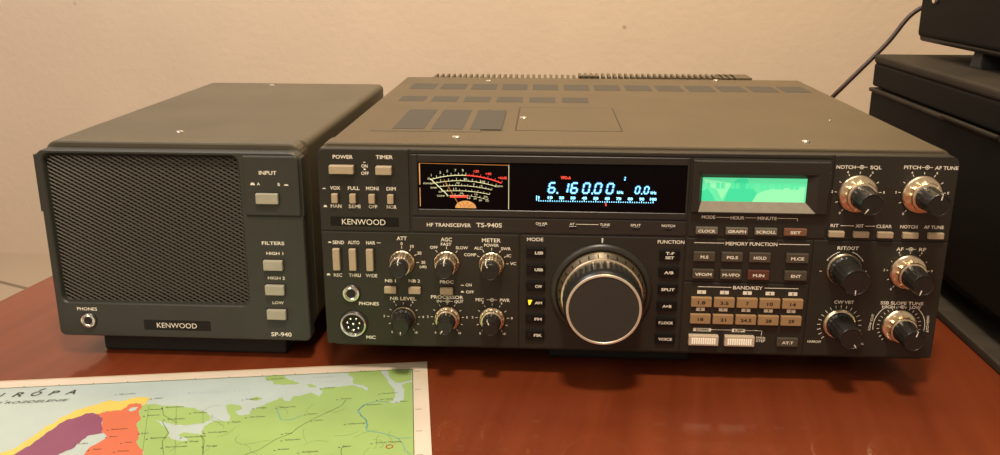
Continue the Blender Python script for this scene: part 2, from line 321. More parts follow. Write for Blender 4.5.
# --- case
c = MB()
c.box(4, 397, 26, 340, 2, 137, 'case', 1.6, 2)
case = c.build('case', radio)
c = MB(); c.box(24, 101, 52, 150, 136.6, 137.5, 'case', .3, 1)
for k in range(3): c.box(38.5+27.3*k, 60.5+27.3*k, 59, 139, 137.4, 137.7, 'vent')
c.build('speaker_vent_plate', case)
c = MB()
for k in range(13): (c := MB()).box(19+28.6*k, 42.5+28.6*k, 256, 292, 136.9, 137.15, 'vent'); c.build('vent_slot', case)
for k in range(6): (c := MB()).box(21+27.7*k, 43+27.7*k, 184, 212, 136.9, 137.15, 'vent'); c.build('vent_slot', case)
c = MB()
hx0, hx1, hy0, hy1 = 125, 199, 60, 158
for a in ((hx0, hx1, hy1-1.1, hy1+.4), (hx0-.5, hx0+.5, hy0, hy1), (hx1-.5, hx1+.5, hy0, hy1)): c.box(*a, 136.95, 137.12, 'groove')
c.box(hx0+.5, hx1-.5, hy0, hy1-1.1, 136.95, 137.2, 'case')
c.build('access_hatch', case)
for (x, y) in ((86, 32), (129, 108), (89, 311), (314, 332), (316, 32)):
    c = MB(); c.lathe([(.01, 0), (1.9, .15), (2.7, .7), (2.9, 1.6)], 'chrome', seg=20)
    o = c.build('screw', case); o.rotation_euler = (-PI/2, 0, 0); o.location = Vector((x, y, 138.4))*MM
c = MB(); c.box(356, 358, 112, 114, 137, 137.5, 'chrome', .2, 1); c.build('scratch', case)
# heat sink behind
c = MB(); c.box(28, 340, 341, 346, 10, 136.2, 'case')
for k in range(52): c.box(30+5.95*k, 32.9+5.95*k, 344, 372, 12, 136.6 if k < 25 else 138.4, 'case', .4, 1)
c.box(179, 199, 344, 352, 100, 139.4, 'case', .5, 1)
c.box(320, 352, 344, 372, 12, 138.4, 'case', .5, 1)
c.build('heat_sink', radio)
# --- bezel: three stepped bands running over the top of the front
c = MB()
c.rbox(0, W, .9, 10, 0, H, [2, 2, 5, 3], 'panel', 0)
c.build('front_panel', radio)
c = MB()
c.rbox(1.2, W-1.2, 10.2, 26, 1, H+2.0, [2, 2, 6, 4], 'case', 1.2)
c.rbox(5.5, W-5.5, 8.8, 12, 1, H-.6, [2, 2, 8, 5], 'groove', 0)
c.build('front_surround', radio)
c = MB(); c.box(5, W-5, 3, 9, -2.0, .3, 'panel', .4, 1); c.build('bottom_lip', radio)
for (x, y) in ((45, 58), (356, 58), (45, 300), (356, 300)):
    c = MB(); c.lathe([(12, 0), (13.5, 1.5), (15, ZB-4), (15, ZB+2)], 'rubber', seg=28)
    o = c.build('foot', radio); o.rotation_euler = (-PI/2, 0, 0); o.location = Vector((x, y, -ZB))*MM
    o.rotation_euler = (PI/2, 0, 0)
c = MB(); c.box(150, 250, 30, 44, -ZB, 2.2, 'rubber', 3, 2); c.build('front_stand', radio)
# --- panel plates with seams between
def plate(name, x0, x1, z0, z1, r=(1, 1, 1, 1), m='panel', y=0.0, bev=.5, parent=radio):
    c = MB(); c.rbox(x0, x1, y, 1.2, z0, z1, list(r), m, bev, 4); return c.build(name, parent)
plate('panel_plate', .4, 59.0, 80.9, H, (1, 1, 1, 4), y=0)
plate('panel_plate', .4, 130.0, .3, 79.9)
plate('panel_plate', 130.9, 236.6, .3, 79.9)
plate('panel_plate', 237.4, 317.2, 50.6, 79.9)
plate('panel_plate', 237.4, 317.2, .3, 49.8)
plate('panel_plate', 318, W-.4, .3, 80.0)
plate('panel_plate', 325.5, W-.4, 80.8, H, (1, 1, 5, 1))
plate('panel_plate', 60.2, 324.5, 132.9, H, (1, 1, 1, 1), y=.4)
plate('title_strip', 60.6, 236.8, 81.2, 91.0, m='frame')
# --- display frame with two windows
def framed(c, X0, X1, Z0, Z1, x0, x1, z0, z1, y0, y1, m, mb):
    b = bmesh.new()
    o = [b.verts.new(v) for v in ((X0, y0, Z0), (X1, y0, Z0), (X1, y0, Z1), (X0, y0, Z1))]
    i = [b.verts.new(v) for v in ((x0, y1, z0), (x1, y1, z0), (x1, y1, z1), (x0, y1, z1))]
    for k in range(4): b.faces.new((o[k], o[(k+1) % 4], i[(k+1) % 4], i[k]))
    bmesh.ops.recalc_face_normals(b, faces=b.faces)
    for f in b.faces:
        if f.normal.y > 0: f.normal_flip()
    b.faces.ensure_lookup_table(); b2 = bmesh.new(); f = b.faces[0]; b2.faces.new([b2.verts.new(v.co) for v in f.verts]); c.add(b2, mb)
    bmesh.ops.delete(b, geom=[b.faces[0]], context='FACES_ONLY'); c.add(b, m)
c = MB()
X0, X1, Z0, Z1 = 60.6, 236.8, 92.0, 132.3
a0, a1, b0, b1 = 64.5, 235.6, 96.3, 127.6
c.box(X0, a0, -.2, 2, Z0, Z1, 'frame', .3, 1); c.box(a1, X1, -.2, 2, Z0, Z1, 'frame', .3, 1)
c.box(a0, a1, -.2, 2, b1, Z1, 'frame', .3, 1); c.box(a0, a1, -.2, 2, Z0, b0, 'frame', .3, 1)
c.build('display_frame', radio)
# meter: a = zoomed pixel readings turned to millimetres
def mx(a, b): return (66.6+(a-103)*.1265, 126.3-(b-95)*.1269)
c = MB(); c.box(64.6, 123.2, .55, 1.6, 96.4, 127.4, 'glassblack'); meter = c.build('signal_meter', radio)
c = MB()
ym = .42
c.line((65.9, 126.6), (65.9, 112.5), .7, ym, 'amber'); c.line((65.9, 110.5), (65.9, 97.9), .45, ym, 'amber')
c.line((66.4, 126.6), (123.0, 126.0), .28, ym, 'needle'); c.line((123.0, 126.3), (123.0, 97.0), .35, ym, 'meterwhite')
c.build('meter_light_strip', meter)
def arcpts(p, q, r, n=24):   # circle arc through three points
    (x1, y1), (x2, y2), (x3, y3) = p, q, r
    d = 2*(x1*(y2-y3)+x2*(y3-y1)+x3*(y1-y2))
    ux = ((x1*x1+y1*y1)*(y2-y3)+(x2*x2+y2*y2)*(y3-y1)+(x3*x3+y3*y3)*(y1-y2))/d
    uy = ((x1*x1+y1*y1)*(x3-x2)+(x2*x2+y2*y2)*(x1-x3)+(x3*x3+y3*y3)*(x2-x1))/d
    R = math.hypot(x1-ux, y1-uy); t0 = math.atan2(y1-uy, x1-ux); t1 = math.atan2(y3-uy, x3-ux)
    return [(ux+R*math.cos(t0+(t1-t0)*k/n), uy+R*math.sin(t0+(t1-t0)*k/n)) for k in range(n+1)], (ux, uy, R, t0, t1)
c = MB()
scales = [((150, 178), (325, 152), (512, 190), .42), ((166, 197), (330, 181), (482, 207), .34), ((188, 214), (330, 207), (462, 226), .28), ((208, 238), (330, 234), (452, 250), .3), ((235, 262), (330, 258), (442, 278), .2)]
for i, (p, q, r, w) in enumerate(scales):
    P, (ux, uy, R, t0, t1) = arcpts(mx(*p), mx(*q), mx(*r))
    for k, (u, v) in enumerate(zip(P[:-1], P[1:])):
        m = 'meterred' if (i == 0 and k >= 12) else 'meterwhite'
        c.line(u, v, w*(1.5 if i == 0 and k >= 12 else 1), ym, m)
    nt_ = (20, 16, 18, 16, 10)[i]
    for k in range(nt_+1):
        t = t0+(t1-t0)*k/nt_; L = (.9 if k % 2 else 1.7)*(1 if i < 2 else .7)
        c.line((ux+R*math.cos(t), uy+R*math.sin(t)), (ux+(R+L)*math.cos(t), uy+(R+L)*math.sin(t)), .24, ym, 'meterred' if (i == 0 and t < (t0+t1)/2-.001) else 'meterwhite')
c.line(mx(152, 172), mx(240, 258), .5, ym, 'meterwhite')
c.line(mx(250, 264), mx(340, 262), 1.5, ym, 'meterred')
for s_, x, y_, h in (('1', 157, 153, 1.7), ('3', 202, 139, 1.7), ('5', 238, 131, 1.7), ('7', 279, 127, 1.7), ('9', 317, 127, 1.9)):
    p = mx(x, y_); c.text(s_, p[0], p[1], h, 'meterwhite', y=ym)
for s_, x, y_, w in (('+20', 384, 130, 3.6), ('+40', 446, 142, 3.8), ('+60dB', 517, 162, 5.6)):
    p = mx(x, y_); c.text(s_, p[0], p[1], 1.7, 'meterred', w=w, y=ym, bold=.02)
for s_, x, y_, w in (('S', 140, 172, 1), ('POWER', 140, 197, 6), ('SWR', 168, 219, 4.2), ('IC', 200, 240, 1.6), ('COMP', 204, 261, 5), ('10', 330, 171, 2), ('50', 292, 192, 2), ('100', 418, 183, 3), ('200W', 500, 206, 5), ('3', 372, 197, 1), ('1.5', 276, 222, 2), ('5', 412, 205, 1), ('VC', 440, 284, 2.4), ('10', 346, 271, 2), ('20', 378, 272, 2), ('30', 405, 281, 2), ('10', 310, 246, 1.8), ('15', 384, 250, 1.8), ('20A', 432, 262, 2.6)):
    p = mx(x, y_); c.text(s_, p[0], p[1], 1.15, 'meterwhite', w=w, y=ym)
c.build('meter_scale', meter)
c = MB(); c.line(mx(221, 176), mx(292, 300), .35, ym-.1, 'needle'); c.build('meter_needle', meter)
c = MB(); p0 = mx(330, 323); c.poly([(p0[0]+6.8*math.cos(PI*k/20), p0[1]+4.9*math.sin(PI*k/20)) for k in range(21)], ym-.15, 'amber')
for a_ in (40, 75, 110, 140): c.line((p0[0]+2*math.cos(math.radians(a_)), p0[1]+1.4*math.sin(math.radians(a_))), (p0[0]+6*math.cos(math.radians(a_)), p0[1]+4.4*math.sin(math.radians(a_))), .5, ym-.3, 'needle')
c.build('meter_lamp', meter)
# fluorescent frequency display
c = MB(); c.box(123.6, 235.4, .55, 1.6, 96.4, 127.4, 'glassblack'); vfd = c.build('frequency_display', radio)
SEG = {'0': 'abcdef', '1': 'bc', '6': 'acdefg', '.': ''}
def digit(c, ch, cx, z0, h, w, m, t):
    sl = .17
    def P(x, z): return (cx+x+(z-h/2)*sl, z0+z)
    xs = (-w/2, w/2)
    S = {'a': ((xs[0], h), (xs[1], h)), 'd': ((xs[0], 0), (xs[1], 0)), 'g': ((xs[0], h/2), (xs[1], h/2)), 'b': ((xs[1], h/2), (xs[1], h)), 'c': ((xs[1], 0), (xs[1], h/2)), 'f': ((xs[0], h/2), (xs[0], h)), 'e': ((xs[0], 0), (xs[0], h/2))}
    for k in SEG[ch]:
        (x0, za), (x1, zb) = S[k]; e = t*.35
        if za == zb: x0 += e; x1 -= e
        else: za += e; zb -= e
        c.line(P(x0, za), P(x1, zb), t*2.1, .48, 'vfdblue', .05); c.line(P(x0, za), P(x1, zb), t*.85, .4, m, .06)
c = MB()
for ch, x in (('6', 150.6), ('1', 158.9), ('6', 164.8), ('0', 172.4), ('0', 179.8), ('0', 187.4)): digit(c, ch, x, 108.6, 6.4, 3.7, 'vfd', .95)
for x in (154.0, 176.1): c.line((x-.4, 108.4), (x+.5, 108.4), 1.1, .4, 'vfd')
for ch, x in (('0', 204.8), ('0', 210.4)): digit(c, ch, x, 108.9, 4.5, 2.5, 'vfd', .8)
c.line((207.1, 108.7), (207.8, 108.7), .9, .4, 'vfd')
digit(c, '1', 196.0, 117.0, 2.8, 1.2, 'vfd', .7)
c.text('kHz', 193.9, 109.5, 1.9, 'vfd', w=4.0, y=.4, bold=.03); c.text('kHz', 214.9, 109.6, 1.9, 'vfd', w=3.6, y=.4, bold=.03)
c.build('frequency_digits', vfd)
c = MB()
for i in range(11):
    x = 142.3+7.26*i; c.text(str(i*10), x, 105.3, 1.7, 'vfd', w=(1.0 if i == 0 else 3.2 if i < 10 else 4.2), y=.4, bold=.05)
for i in range(51):
    x = 142.3+1.452*i; c.line((x, 102.6), (x, 103.9 if i % 5 == 0 else 103.3), .5, .4, 'vfd')
c.line((140.9, 103.2), (140.9, 106.4), .55, .4, 'vfd')
c.build('tuning_scale', vfd)
c = MB(); c.text('VFO-A', 159.2, 118.5, 1.9, 'vfdred', w=6.6, y=.4, bold=.05); c.build('red_indicator', vfd)
c = MB(); c.line((185.1, 100.2), (185.1, 102.4), .8, .4, 'vfdred'); c.build('red_indicator', vfd)
# green clock display block
blk = plate('clock_block', 238.0, 324.2, 81.0, 132.3, m='panel', y=.2)
# (the block is cut by a deep slanted window: built as a raised surround)
c = MB()
ix0, iz0 = deep(244.9, 104.7, 3); ix1, iz1 = deep(309.4, 120.2, 3)
Y0 = -3.2
c.box(238.6, 243.0, Y0, .4, 98.2, 131.6, 'panel', .3, 1); c.box(315.6, 322.6, Y0, .4, 98.2, 131.6, 'panel', .3, 1)
c.box(243.0, 315.6, Y0, .4, 123.0, 131.6, 'panel', .3, 1); c.box(243.0, 315.6, Y0, .4, 97.6, 98.6, 'panel', .2, 1)
c.box(241, 320, Y0-.1, Y0+.2, 124.4, 131.0, 'panel', .1, 1)
c.build('clock_window_surround', blk)
c = MB(); framed(c, 243.0, 315.6, 98.6, 123.0, 245.0, 309.6, 104.9, 120.3, Y0+.2, -.4, 'frame', 'slope_lit')
c.build('window_slope', blk)
c = MB(); c.box(244.6, 310.0, -.35, .1, 104.4, 120.8, 'lcd'); lcd = c.build('clock_display', blk)
c = MB()  # screen reflections painted as green polygons, plus the segment blocks
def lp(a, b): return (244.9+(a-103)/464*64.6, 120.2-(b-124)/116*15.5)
for k in (((103, 190), (128, 178), (150, 205), (168, 240), (103, 240)),): c.poly([lp(*p) for p in k][::-1], -.42, 'lcdreflectdeep', .03)
c.poly([lp(*p) for p in ((235, 150), (262, 126), (300, 126), (320, 165), (350, 195), (330, 240), (205, 240), (215, 200))][::-1], -.42, 'lcdreflectdeep', .03)
c.poly([lp(*p) for p in ((415, 175), (560, 165), (560, 240), (330, 240), (350, 200), (380, 185))][::-1], -.42, 'lcdreflectpale', .03)
c.poly([lp(*p) for p in ((106, 130), (235, 150), (196, 232), (168, 180), (125, 165))][::-1], -.41, 'lcdreflectpale', .02)
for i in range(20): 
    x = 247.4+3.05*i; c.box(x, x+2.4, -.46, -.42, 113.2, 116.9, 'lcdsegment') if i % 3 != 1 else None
c.build('clock_reflections_and_segments', lcd)

# --- controls
lettering = MB()
def T(t, x, z, h=2.1, w=None, m='ink', y=-.12, bold=.018): lettering.text(t, x, z, h*1.14, m, w=w, y=y, bold=bold)
def key(name, x0, x1, z0, z1, m, parent=radio, L=3.0, well=.7, legend=None, lh=2.0, lw=None, lm='ink', yb=0.0, label=None, slant=0.0):
    c = MB(); c.box(x0, x1, yb-L, yb+.5, z0, z1, m, .45, 2); o = c.build(name, parent, label=label)
    if well > 0:
        c = MB(); c.rbox(x0-well, x1+well, yb-.12, yb+.3, z0-well, z1+well, .5, 'groove', 0, 3); c.build('key_surround', o)
    if legend:
        c = MB(); c.text(legend, (x0+x1)/2, (z0+z1)/2, lh, lm, w=lw, y=yb-L-.1, bold=.03); c.build('key_legend', o)
    return o
def tri(x, z, s=1.0, flat=False):
    h = s*(.55 if flat else 1.2); lettering.poly([(x-1.2*s, z-.6*s), (x+1.2*s, z-.6*s), (x+.6*s, z-.6*s+h), (x-.6*s, z-.6*s+h)], -.12, 'ink')
def lever(x0, x1, z0, z1, slot=1.6):
    c = MB(); c.box(x0, x1, -2.6, .5, z0, z1, 'keybeige', .5, 2); o = c.build('push_switch', radio)
    c = MB(); c.rbox(x0-.7, x1+slot, -.12, .3, z0-.6, z1+.9, .4, 'groove', 0, 3); c.build('key_surround', o)
# upper left
key('power_button', 8.2, 24.0, 119.6, 125.0, 'keybeige', L=4.0); key('timer_button', 38.2, 48.4, 119.4, 124.8, 'keybeige', L=4.0)
T('POWER', 16.8, 130.2, 2.2, 13.0); T('TIMER', 43.6, 130.4, 2.2, 11.0)
T('ON', 30.6, 124.4, 1.9, 4); T('OFF', 30.7, 119.6, 1.9, 5); tri(30.6, 127.0, .8, True); tri(30.6, 122.2, .8)
tri(3.6, 109.4, 1.1, True); tri(3.8, 97.2, 1.1)
for x, a, wa, b, wb in ((10.9, 'VOX', 6.6, 'MAN', 7), (23.0, 'FULL', 7.6, 'SEMI', 7.6), (35.1, 'MONI', 8.2, 'OFF', 5.6), (47.3, 'DIM', 6.0, 'NOR', 6.4)):
    T(a, x, 109.6, 2.1, wa); T(b, x, 97.4, 2.1, wb)
for x in (10.5, 22.3, 34.7, 46.9): lever(x-2.0, x+2.0, 99.8, 106.0)
c = MB(); c.rbox(6.7, 51.6, -.15, .3, 83.8, 90.3, .6, 'keyblack', .1); np_ = c.build('name_plate', radio)
c = MB(); c.text('KENWOOD', 28.6, 87.0, 4.0, 'ink', w=28.6, y=-.25); c.build('name_lettering', np_)
# lower left
lettering.poly([(4.2, 72.1), (6.6, 72.1), (6.0, 73.0), (4.8, 73.0)], -.12, 'ink')
T('SEND', 11.2, 72.6, 2.1, 7.6); T('AUTO', 21.3, 72.7, 2.1, 7.8); T('NAR', 32.6, 72.7, 2.1, 6); lettering.line((36.6, 72.7), (39.2, 72.7), .35, -.12, 'ink')
T('REC', 9.8, 49.7, 2.1, 5.6); T('THRU', 21.1, 49.8, 2.1, 8); T('WIDE', 32.3, 49.8, 2.1, 7.6); tri(3.4, 50, 1.1)
for x in (9.6, 20.4, 31.8): lever(x-2.3, x+2.3, 53.6, 68.6)
def jack(x, z, r, parent, oy=0.0):
    c = MB(); c.lathe([(r, .5), (r, -1.2), (r*.92, -1.9), (r*.8, -2.0), (r*.76, -1.2), (r*.6, -1.7), (r*.55, -1.5), (r*.54, 2.0)], 'chrome', cx=x, cz=z, caps=False)
    c.lathe([(r*1.12, .3), (r*1.12, -.15), (r*.9, -.15)], 'groove', cx=x, cz=z, caps=False)
    c.lathe([(r*.55, -1.1), (.01, -1.1)], 'groove', cx=x, cz=z, caps=False)
    return c.build('headphone_jack', parent)
jack(18.3, 37.1, 5.9, radio); T('PHONES', 29.8, 29.8, 2.1, 13.4)
c = MB(); mxc, mzc = 18.9, 15.0
c.lathe([(10.1, .3), (10.1, -.15), (8, -.15)], 'groove', cx=mxc, cz=mzc, caps=False)
c.lathe([(9.2, .5), (9.2, -1.2), (8.6, -2.4), (7.6, -2.8), (6.5, -1.2), (6.4, 1.0)], 'chrome', cx=mxc, cz=mzc, caps=False)
c.lathe([(6.7, -.7), (.01, -.7)], 'groove', cx=mxc, cz=mzc, caps=False)
mic = c.build('microphone_socket', radio)
for k in range(8):
    a = 2*PI*k/7+.2; r = 4.2 if k < 7 else 0
    c = MB(); c.lathe([(.75, -.5), (.75, -1.6), (.4, -2.0)], 'chrome', cx=mxc+r*math.cos(a), cz=mzc+r*math.sin(a), seg=12); c.build('pin', mic)
T('MIC', 30.2, 5.4, 2.1, 6.4)

# knobs --------------------------------------------------------------
def pointer(c, x, z, ang, r0, r1, y0, y1, m='ink', w=.6):
    """white index line: radial on the cap and down the flank"""
    d = Vector((math.cos(ang), 0, math.sin(ang))); n = Vector((-d.z, 0, d.x))*w/2
    b = bmesh.new()
    pts = [Vector((x, y1, z))+d*r0, Vector((x, y1, z))+d*r1, Vector((x, y0, z))+d*(r1+.25)]
    up = [Vector((0, -.15, 0)), Vector((0, -.15, 0))+d*.2, d*.2]
    L = [(p+u-n, p+u+n) for p, u in zip(pts, up)]
    vs = [(b.verts.new(p), b.verts.new(q)) for p, q in L]
    for p, q in zip(vs[:-1], vs[1:]): b.faces.new((p[0], p[1], q[1], q[0]))
    c.add(b, m)
def small_knob(x, z, ang):
    c = MB(); c.lathe([(8.9, .3), (8.9, -.13), (7.6, -.13)], 'groove', cx=x, cz=z, caps=False)
    c.lathe([(8.2, .2), (8.2, -1.0), (7.8, -1.5), (7.0, -8.6), (6.4, -9.2), (5.7, -9.3)], 'silver', cx=x, cz=z, seg=96, flutes=18, depth=.35, frange=(-8.7, -1.4), caps=False)
    o = c.build('selector_knob', radio)
    c = MB(); c.lathe([(5.9, -9.0), (5.6, -15.6), (5.1, -16.2), (4.9, -16.2), (4.7, -16.05), (.01, -16.05)], 'blackknob', cx=x, cz=z, caps=False); c.build('knob_cap', o)
    c = MB(); pointer(c, x, z, ang, 3.5, 5.7, -9, -16.0, w=.7); c.build('pointer', o)
def thin_knob(x, z, r, rk, L, ang, plen=0):
    c = MB(); c.lathe([(r+.8, .3), (r+.8, -.13), (r, -.13)], 'groove', cx=x, cz=z, caps=False)
    c.lathe([(r, .2), (r, -1.2), (r-.5, -1.8), (rk+1.0, -2.6), (rk-.2, -2.8)], 'silver', cx=x, cz=z, seg=64, caps=False)
    o = c.build('control_knob', radio)
    c = MB(); c.lathe([(rk+1.1, -2.3), (rk+.9, -4), (rk, -5), (rk-.5, -L+1.2), (rk-1.1, -L), (rk-1.4, -L), (rk-1.6, -L+.3), (.01, -L+.3)], 'blackknob', cx=x, cz=z, seg=96, flutes=16, depth=.7, frange=(-L+1.3, -4.9), caps=False); c.build('knob_cap', o)
    c = MB(); pointer(c, x, z, ang, rk*.55, rk-.9, -L+1.6, -L+.25); c.build('pointer', o)
def dual_knob(x, z, r, rk, L, ang, ang2, ys=9.0, rm=None):
    rm = rm or r*.78
    c = MB(); c.lathe([(r+.8, .3), (r+.8, -.13), (r, -.13)], 'groove', cx=x, cz=z, caps=False)
    c.lathe([(r, .2), (r, -1.6), (r-.6, -2.4), (rm+.7, -2.8), (rm, -3.4), (rm-.3, -ys+1), (rm+.1, -ys+.6), (rm-.3, -ys-.6), (rm-1.0, -ys-1.0), (rk-.5, -ys-1.0)], 'silver', cx=x, cz=z, seg=120, flutes=12, depth=1.3, frange=(-ys+1, -3.3), caps=False)
    o = c.build('dual_control_knob', radio)
    c = MB(); c.lathe([(rk+.4, -ys-.8), (rk, -ys-1.6), (rk-.4, -L+1.2), (rk-1.0, -L), (rk-1.3, -L), (rk-1.5, -L+.3), (.01, -L+.3)], 'blackknob', cx=x, cz=z, seg=96, flutes=14, depth=.55, frange=(-L+1.3, -ys-1.5), caps=False); c.build('knob_cap', o)
    c = MB(); pointer(c, x, z, ang, rk*.45, rk-.8, -L+2.5, -L+.25, w=.7); pointer(c, x, z, ang2, rk+.2, rm-.3, -ys, -ys-1.05, m='ink', w=.5); c.build('pointer', o)
def ticks(x, z, r0, r1, a0, a1, n, w=.32, nums=None, rn=None, nh=1.7):
    for k in range(n+1):
        a = math.radians(a0+(a1-a0)*k/n)
        lettering.line((x+r0*math.cos(a), z+r0*math.sin(a)), (x+r1*math.cos(a), z+r1*math.sin(a)), w, -.12, 'ink')
    if nums:
        for i, t in enumerate(nums):
            a = math.radians(a0+(a1-a0)*i/(len(nums)-1)); lettering.text(t, x+rn*math.cos(a), z+rn*math.sin(a), nh, 'ink', y=-.12, bold=.02)
R = math.radians
for x, z, a in ((53.0, 59.6, R(92)), (82.5, 59.8, R(90)), (112.1, 59.6, R(120))): small_knob(x, z, a)
T('ATT', 53.2, 76.2, 2.3, 6.6); T('AGC', 82.5, 76.0, 2.3, 7.4); T('METER', 111.9, 76.0, 2.3, 12.4)
for a_ in (90, 58, 30, 0): lettering.line((53+9.4*math.cos(R(a_)), 59.6+9.4*math.sin(R(a_))), (53+11.2*math.cos(R(a_)), 59.6+11.2*math.sin(R(a_))), .35, -.12, 'ink')
T('0', 53, 72.5, 1.8); T('10', 59.8, 70.8, 1.8); T('20', 64.6, 66.3, 1.8); T('30', 67.0, 59.8, 1.8); T('(dB)', 66.8, 56.8, 1.5, 4.6)
T('FAST', 82.3, 72.7, 1.8, 7); T('OFF', 74.2, 70.4, 1.8, 5); T('SLOW', 92.6, 70.5, 1.8, 8)
for a_ in (130, 90, 50): lettering.line((82.5+9.4*math.cos(R(a_)), 59.8+9.4*math.sin(R(a_))), (82.5+11.2*math.cos(R(a_)), 59.8+11.2*math.sin(R(a_))), .35, -.12, 'ink')
T('POWER', 112, 72.6, 1.8, 9.6); T('ALC', 103.4, 70.5, 1.8, 5.6); T('SWR', 121.4, 70.4, 1.8, 6.4); T('COMP', 98.0, 65.8, 1.8, 8); T('IC', 123.4, 65.6, 1.8, 2.8); T('VC', 126.2, 60.2, 1.8, 4)
for a_ in (150, 122, 90, 58, 30, 2): lettering.line((112.1+9.4*math.cos(R(a_)), 59.6+9.4*math.sin(R(a_))), (112.1+11.0*math.cos(R(a_)), 59.6+11*math.sin(R(a_))), .35, -.12, 'ink')
T('NB 1', 44.8, 46.5, 1.9, 7.2); T('NB 2', 60.8, 46.7, 1.9, 7.6); T('PROC', 82.3, 46.5, 1.9, 9)
for x0, x1 in ((40.8, 48.8), (57.0, 65.0), (78.0, 86.6)): key('push_switch', x0, x1, 38.1, 42.7, 'keybeige', L=2.6)
tri(92.6, 44.6, 1.0, True); tri(92.6, 39.7, 1.0); T('ON', 96.8, 44.7, 1.8, 4); T('OFF', 97.6, 39.7, 1.8, 5.2)
T('NB LEVEL', 53.0, 34.0, 2.1, 17.6); T('PROCESSOR', 82.4, 35.7, 2.1, 21.6); T('IN', 77.0, 32.7, 1.8, 3); T('OUT', 90.2, 32.7, 1.8, 6)
def concentric(x, z, dash=3.6):
    lettering.ring(x, z, .95, 1.3, -.12, 'ink', seg=20, th=.1); lettering.ring(x, z, .01, .5, -.12, 'ink', seg=12, th=.1)
    lettering.line((x-1.2-dash, z), (x-1.2, z), .3, -.12, 'ink'); lettering.line((x+1.2, z), (x+1.2+dash, z), .3, -.12, 'ink')
concentric(82.6, 32.7, 2.6)
T('MIC', 104.2, 34.4, 2.1, 5.6); concentric(112.3, 34.4, 2.4); T('PWR', 120.8, 34.4, 2.1, 6.6)
NUM = ['0', '2', '4', '6', '8', '10']
thin_knob(53.0, 20.0, 8.2, 6.6, 15, R(270))
dual_knob(82.4, 20.6, 8.4, 6.0, 16, R(235), R(240), ys=5.0, rm=7.4); dual_knob(112.4, 20.8, 8.4, 6.0, 16, R(115), R(80), ys=5.0, rm=7.4)
for x, z in ((53.0, 20.0), (82.4, 20.4), (112.4, 20.6)): ticks(x, z, 9.8, 11.2, 232, -52, 10, nums=NUM, rn=13.2, nh=1.6)
lettering.build('panel_lettering', radio); lettering = MB()
# main dial
DX, DZ = 184.0, 41.6
c = MB(); c.lathe([(33.2, .4), (33.2, -.6), (32.6, -1.4), (31.4, -2.2), (30.0, -2.4), (29.4, -1.2), (29.2, .4)], 'frame', cx=DX, cz=DZ, seg=96, caps=False); c.build('dial_surround', radio)
c = MB(); c.lathe([(28.6, 0), (28.6, -4.0), (28.0, -5.0), (26.4, -10.0), (25.8, -10.4), (24, -10.4)], 'silver', cx=DX, cz=DZ, seg=120, caps=False)
dial = c.build('tuning_dial', radio)
c = MB()
for k in range(28):
    a = 2*PI*(k+.5)/28; d = Vector((math.cos(a), 0, math.sin(a))); n = Vector((-d.z, 0, d.x))*.42
    b = bmesh.new(); C0 = Vector((DX, 0, DZ)); P = C0+d*28.05+Vector((0, -5.2, 0)); Q = C0+d*27.0+Vector((0, -9.0, 0))
    b.faces.new([b.verts.new(v) for v in (P-n, Q-n, Q+n, P+n)]); c.add(b, 'groove')
c.build('dial_marks', dial)
c = MB(); c.lathe([(25.4, -9.6), (25.6, -12), (25.4, -22.0), (25.0, -23.4)], 'blackknob', cx=DX, cz=DZ, seg=240, flutes=40, depth=.9, frange=(-22.1, -11.9), caps=False)
c.lathe([(25.0, -23.4), (25.0, -26.0), (24.6, -28.6), (23.6, -29.8)], 'blackknob', cx=DX, cz=DZ, seg=120, caps=False); c.build('dial_grip', dial)
c = MB(); c.lathe([(23.7, -29.5), (23.3, -30.4), (22.2, -30.5), (21.9, -30.1)], 'rimcream', cx=DX, cz=DZ, seg=120, caps=False); c.build('dial_rim', dial)
c = MB(); c.lathe([(22.8, -30.0), (.01, -30.0)], 'dialface', cx=DX, cz=DZ, seg=96, caps=False); c.build('dial_face', dial)
# mode keys
T('MODE', 140.3, 77.2, 2.1, 10.6); T('FUNCTION', 227.6, 77.2, 2.1, 17.0); lettering.poly([(183.1, 78.7), (184.3, 78.7), (184.0, 75.6), (183.4, 75.6)], -.12, 'ink')
for i, t in enumerate(('LSB', 'USB', 'CW', 'AM', 'FM', 'FSK')):
    zt = 71.8-11.6*i; k = key('mode_key', 134.8, 147.0, zt-6.8, zt, 'keyblack', L=1.6, well=.4)
    c = MB(); c.text(t, 143.0, zt-3.3, 1.9, 'ink', w={'CW': 4.6, 'AM': 4.8, 'FM': 4.8}.get(t, 5.4), y=-1.7, bold=.03); c.build('key_legend', k)
    c = MB()
    if t == 'AM': c.poly([(136.2, zt-1.4), (139.0, zt-1.4), (137.6, zt-4.8), (136.6, zt-4.8)], -1.72, 'yellowled')
    else: c.poly([(136.4, zt-1.8), (138.4, zt-1.8), (137.6, zt-4.2), (136.8, zt-4.2)], -1.66, 'ledoff')
    c.build('key_lamp', k)
for i, t in enumerate(('T-F SET', 'A/B', 'SPLIT', 'A=B', 'F.LOCK', 'VOICE')):
    zt = 71.9-11.7*i; hh = 6.9
    k = key('function_key', 220.8, 233.4, zt-hh, zt, 'keyblack', L=1.6, well=.4, legend=None if i == 0 else t, lh=1.9, lw={'A/B': 6, 'A=B': 6, 'SPLIT': 8.6, 'F.LOCK': 9.6, 'VOICE': 9}.get(t))
    if i == 0:
        c = MB(); c.text('T-F', 227.1, zt-2.0, 1.9, 'ink', w=5.4, y=-1.7, bold=.03); c.text('SET', 227.1, zt-4.9, 1.9, 'ink', w=5.6, y=-1.7, bold=.03); c.build('key_legend', k)
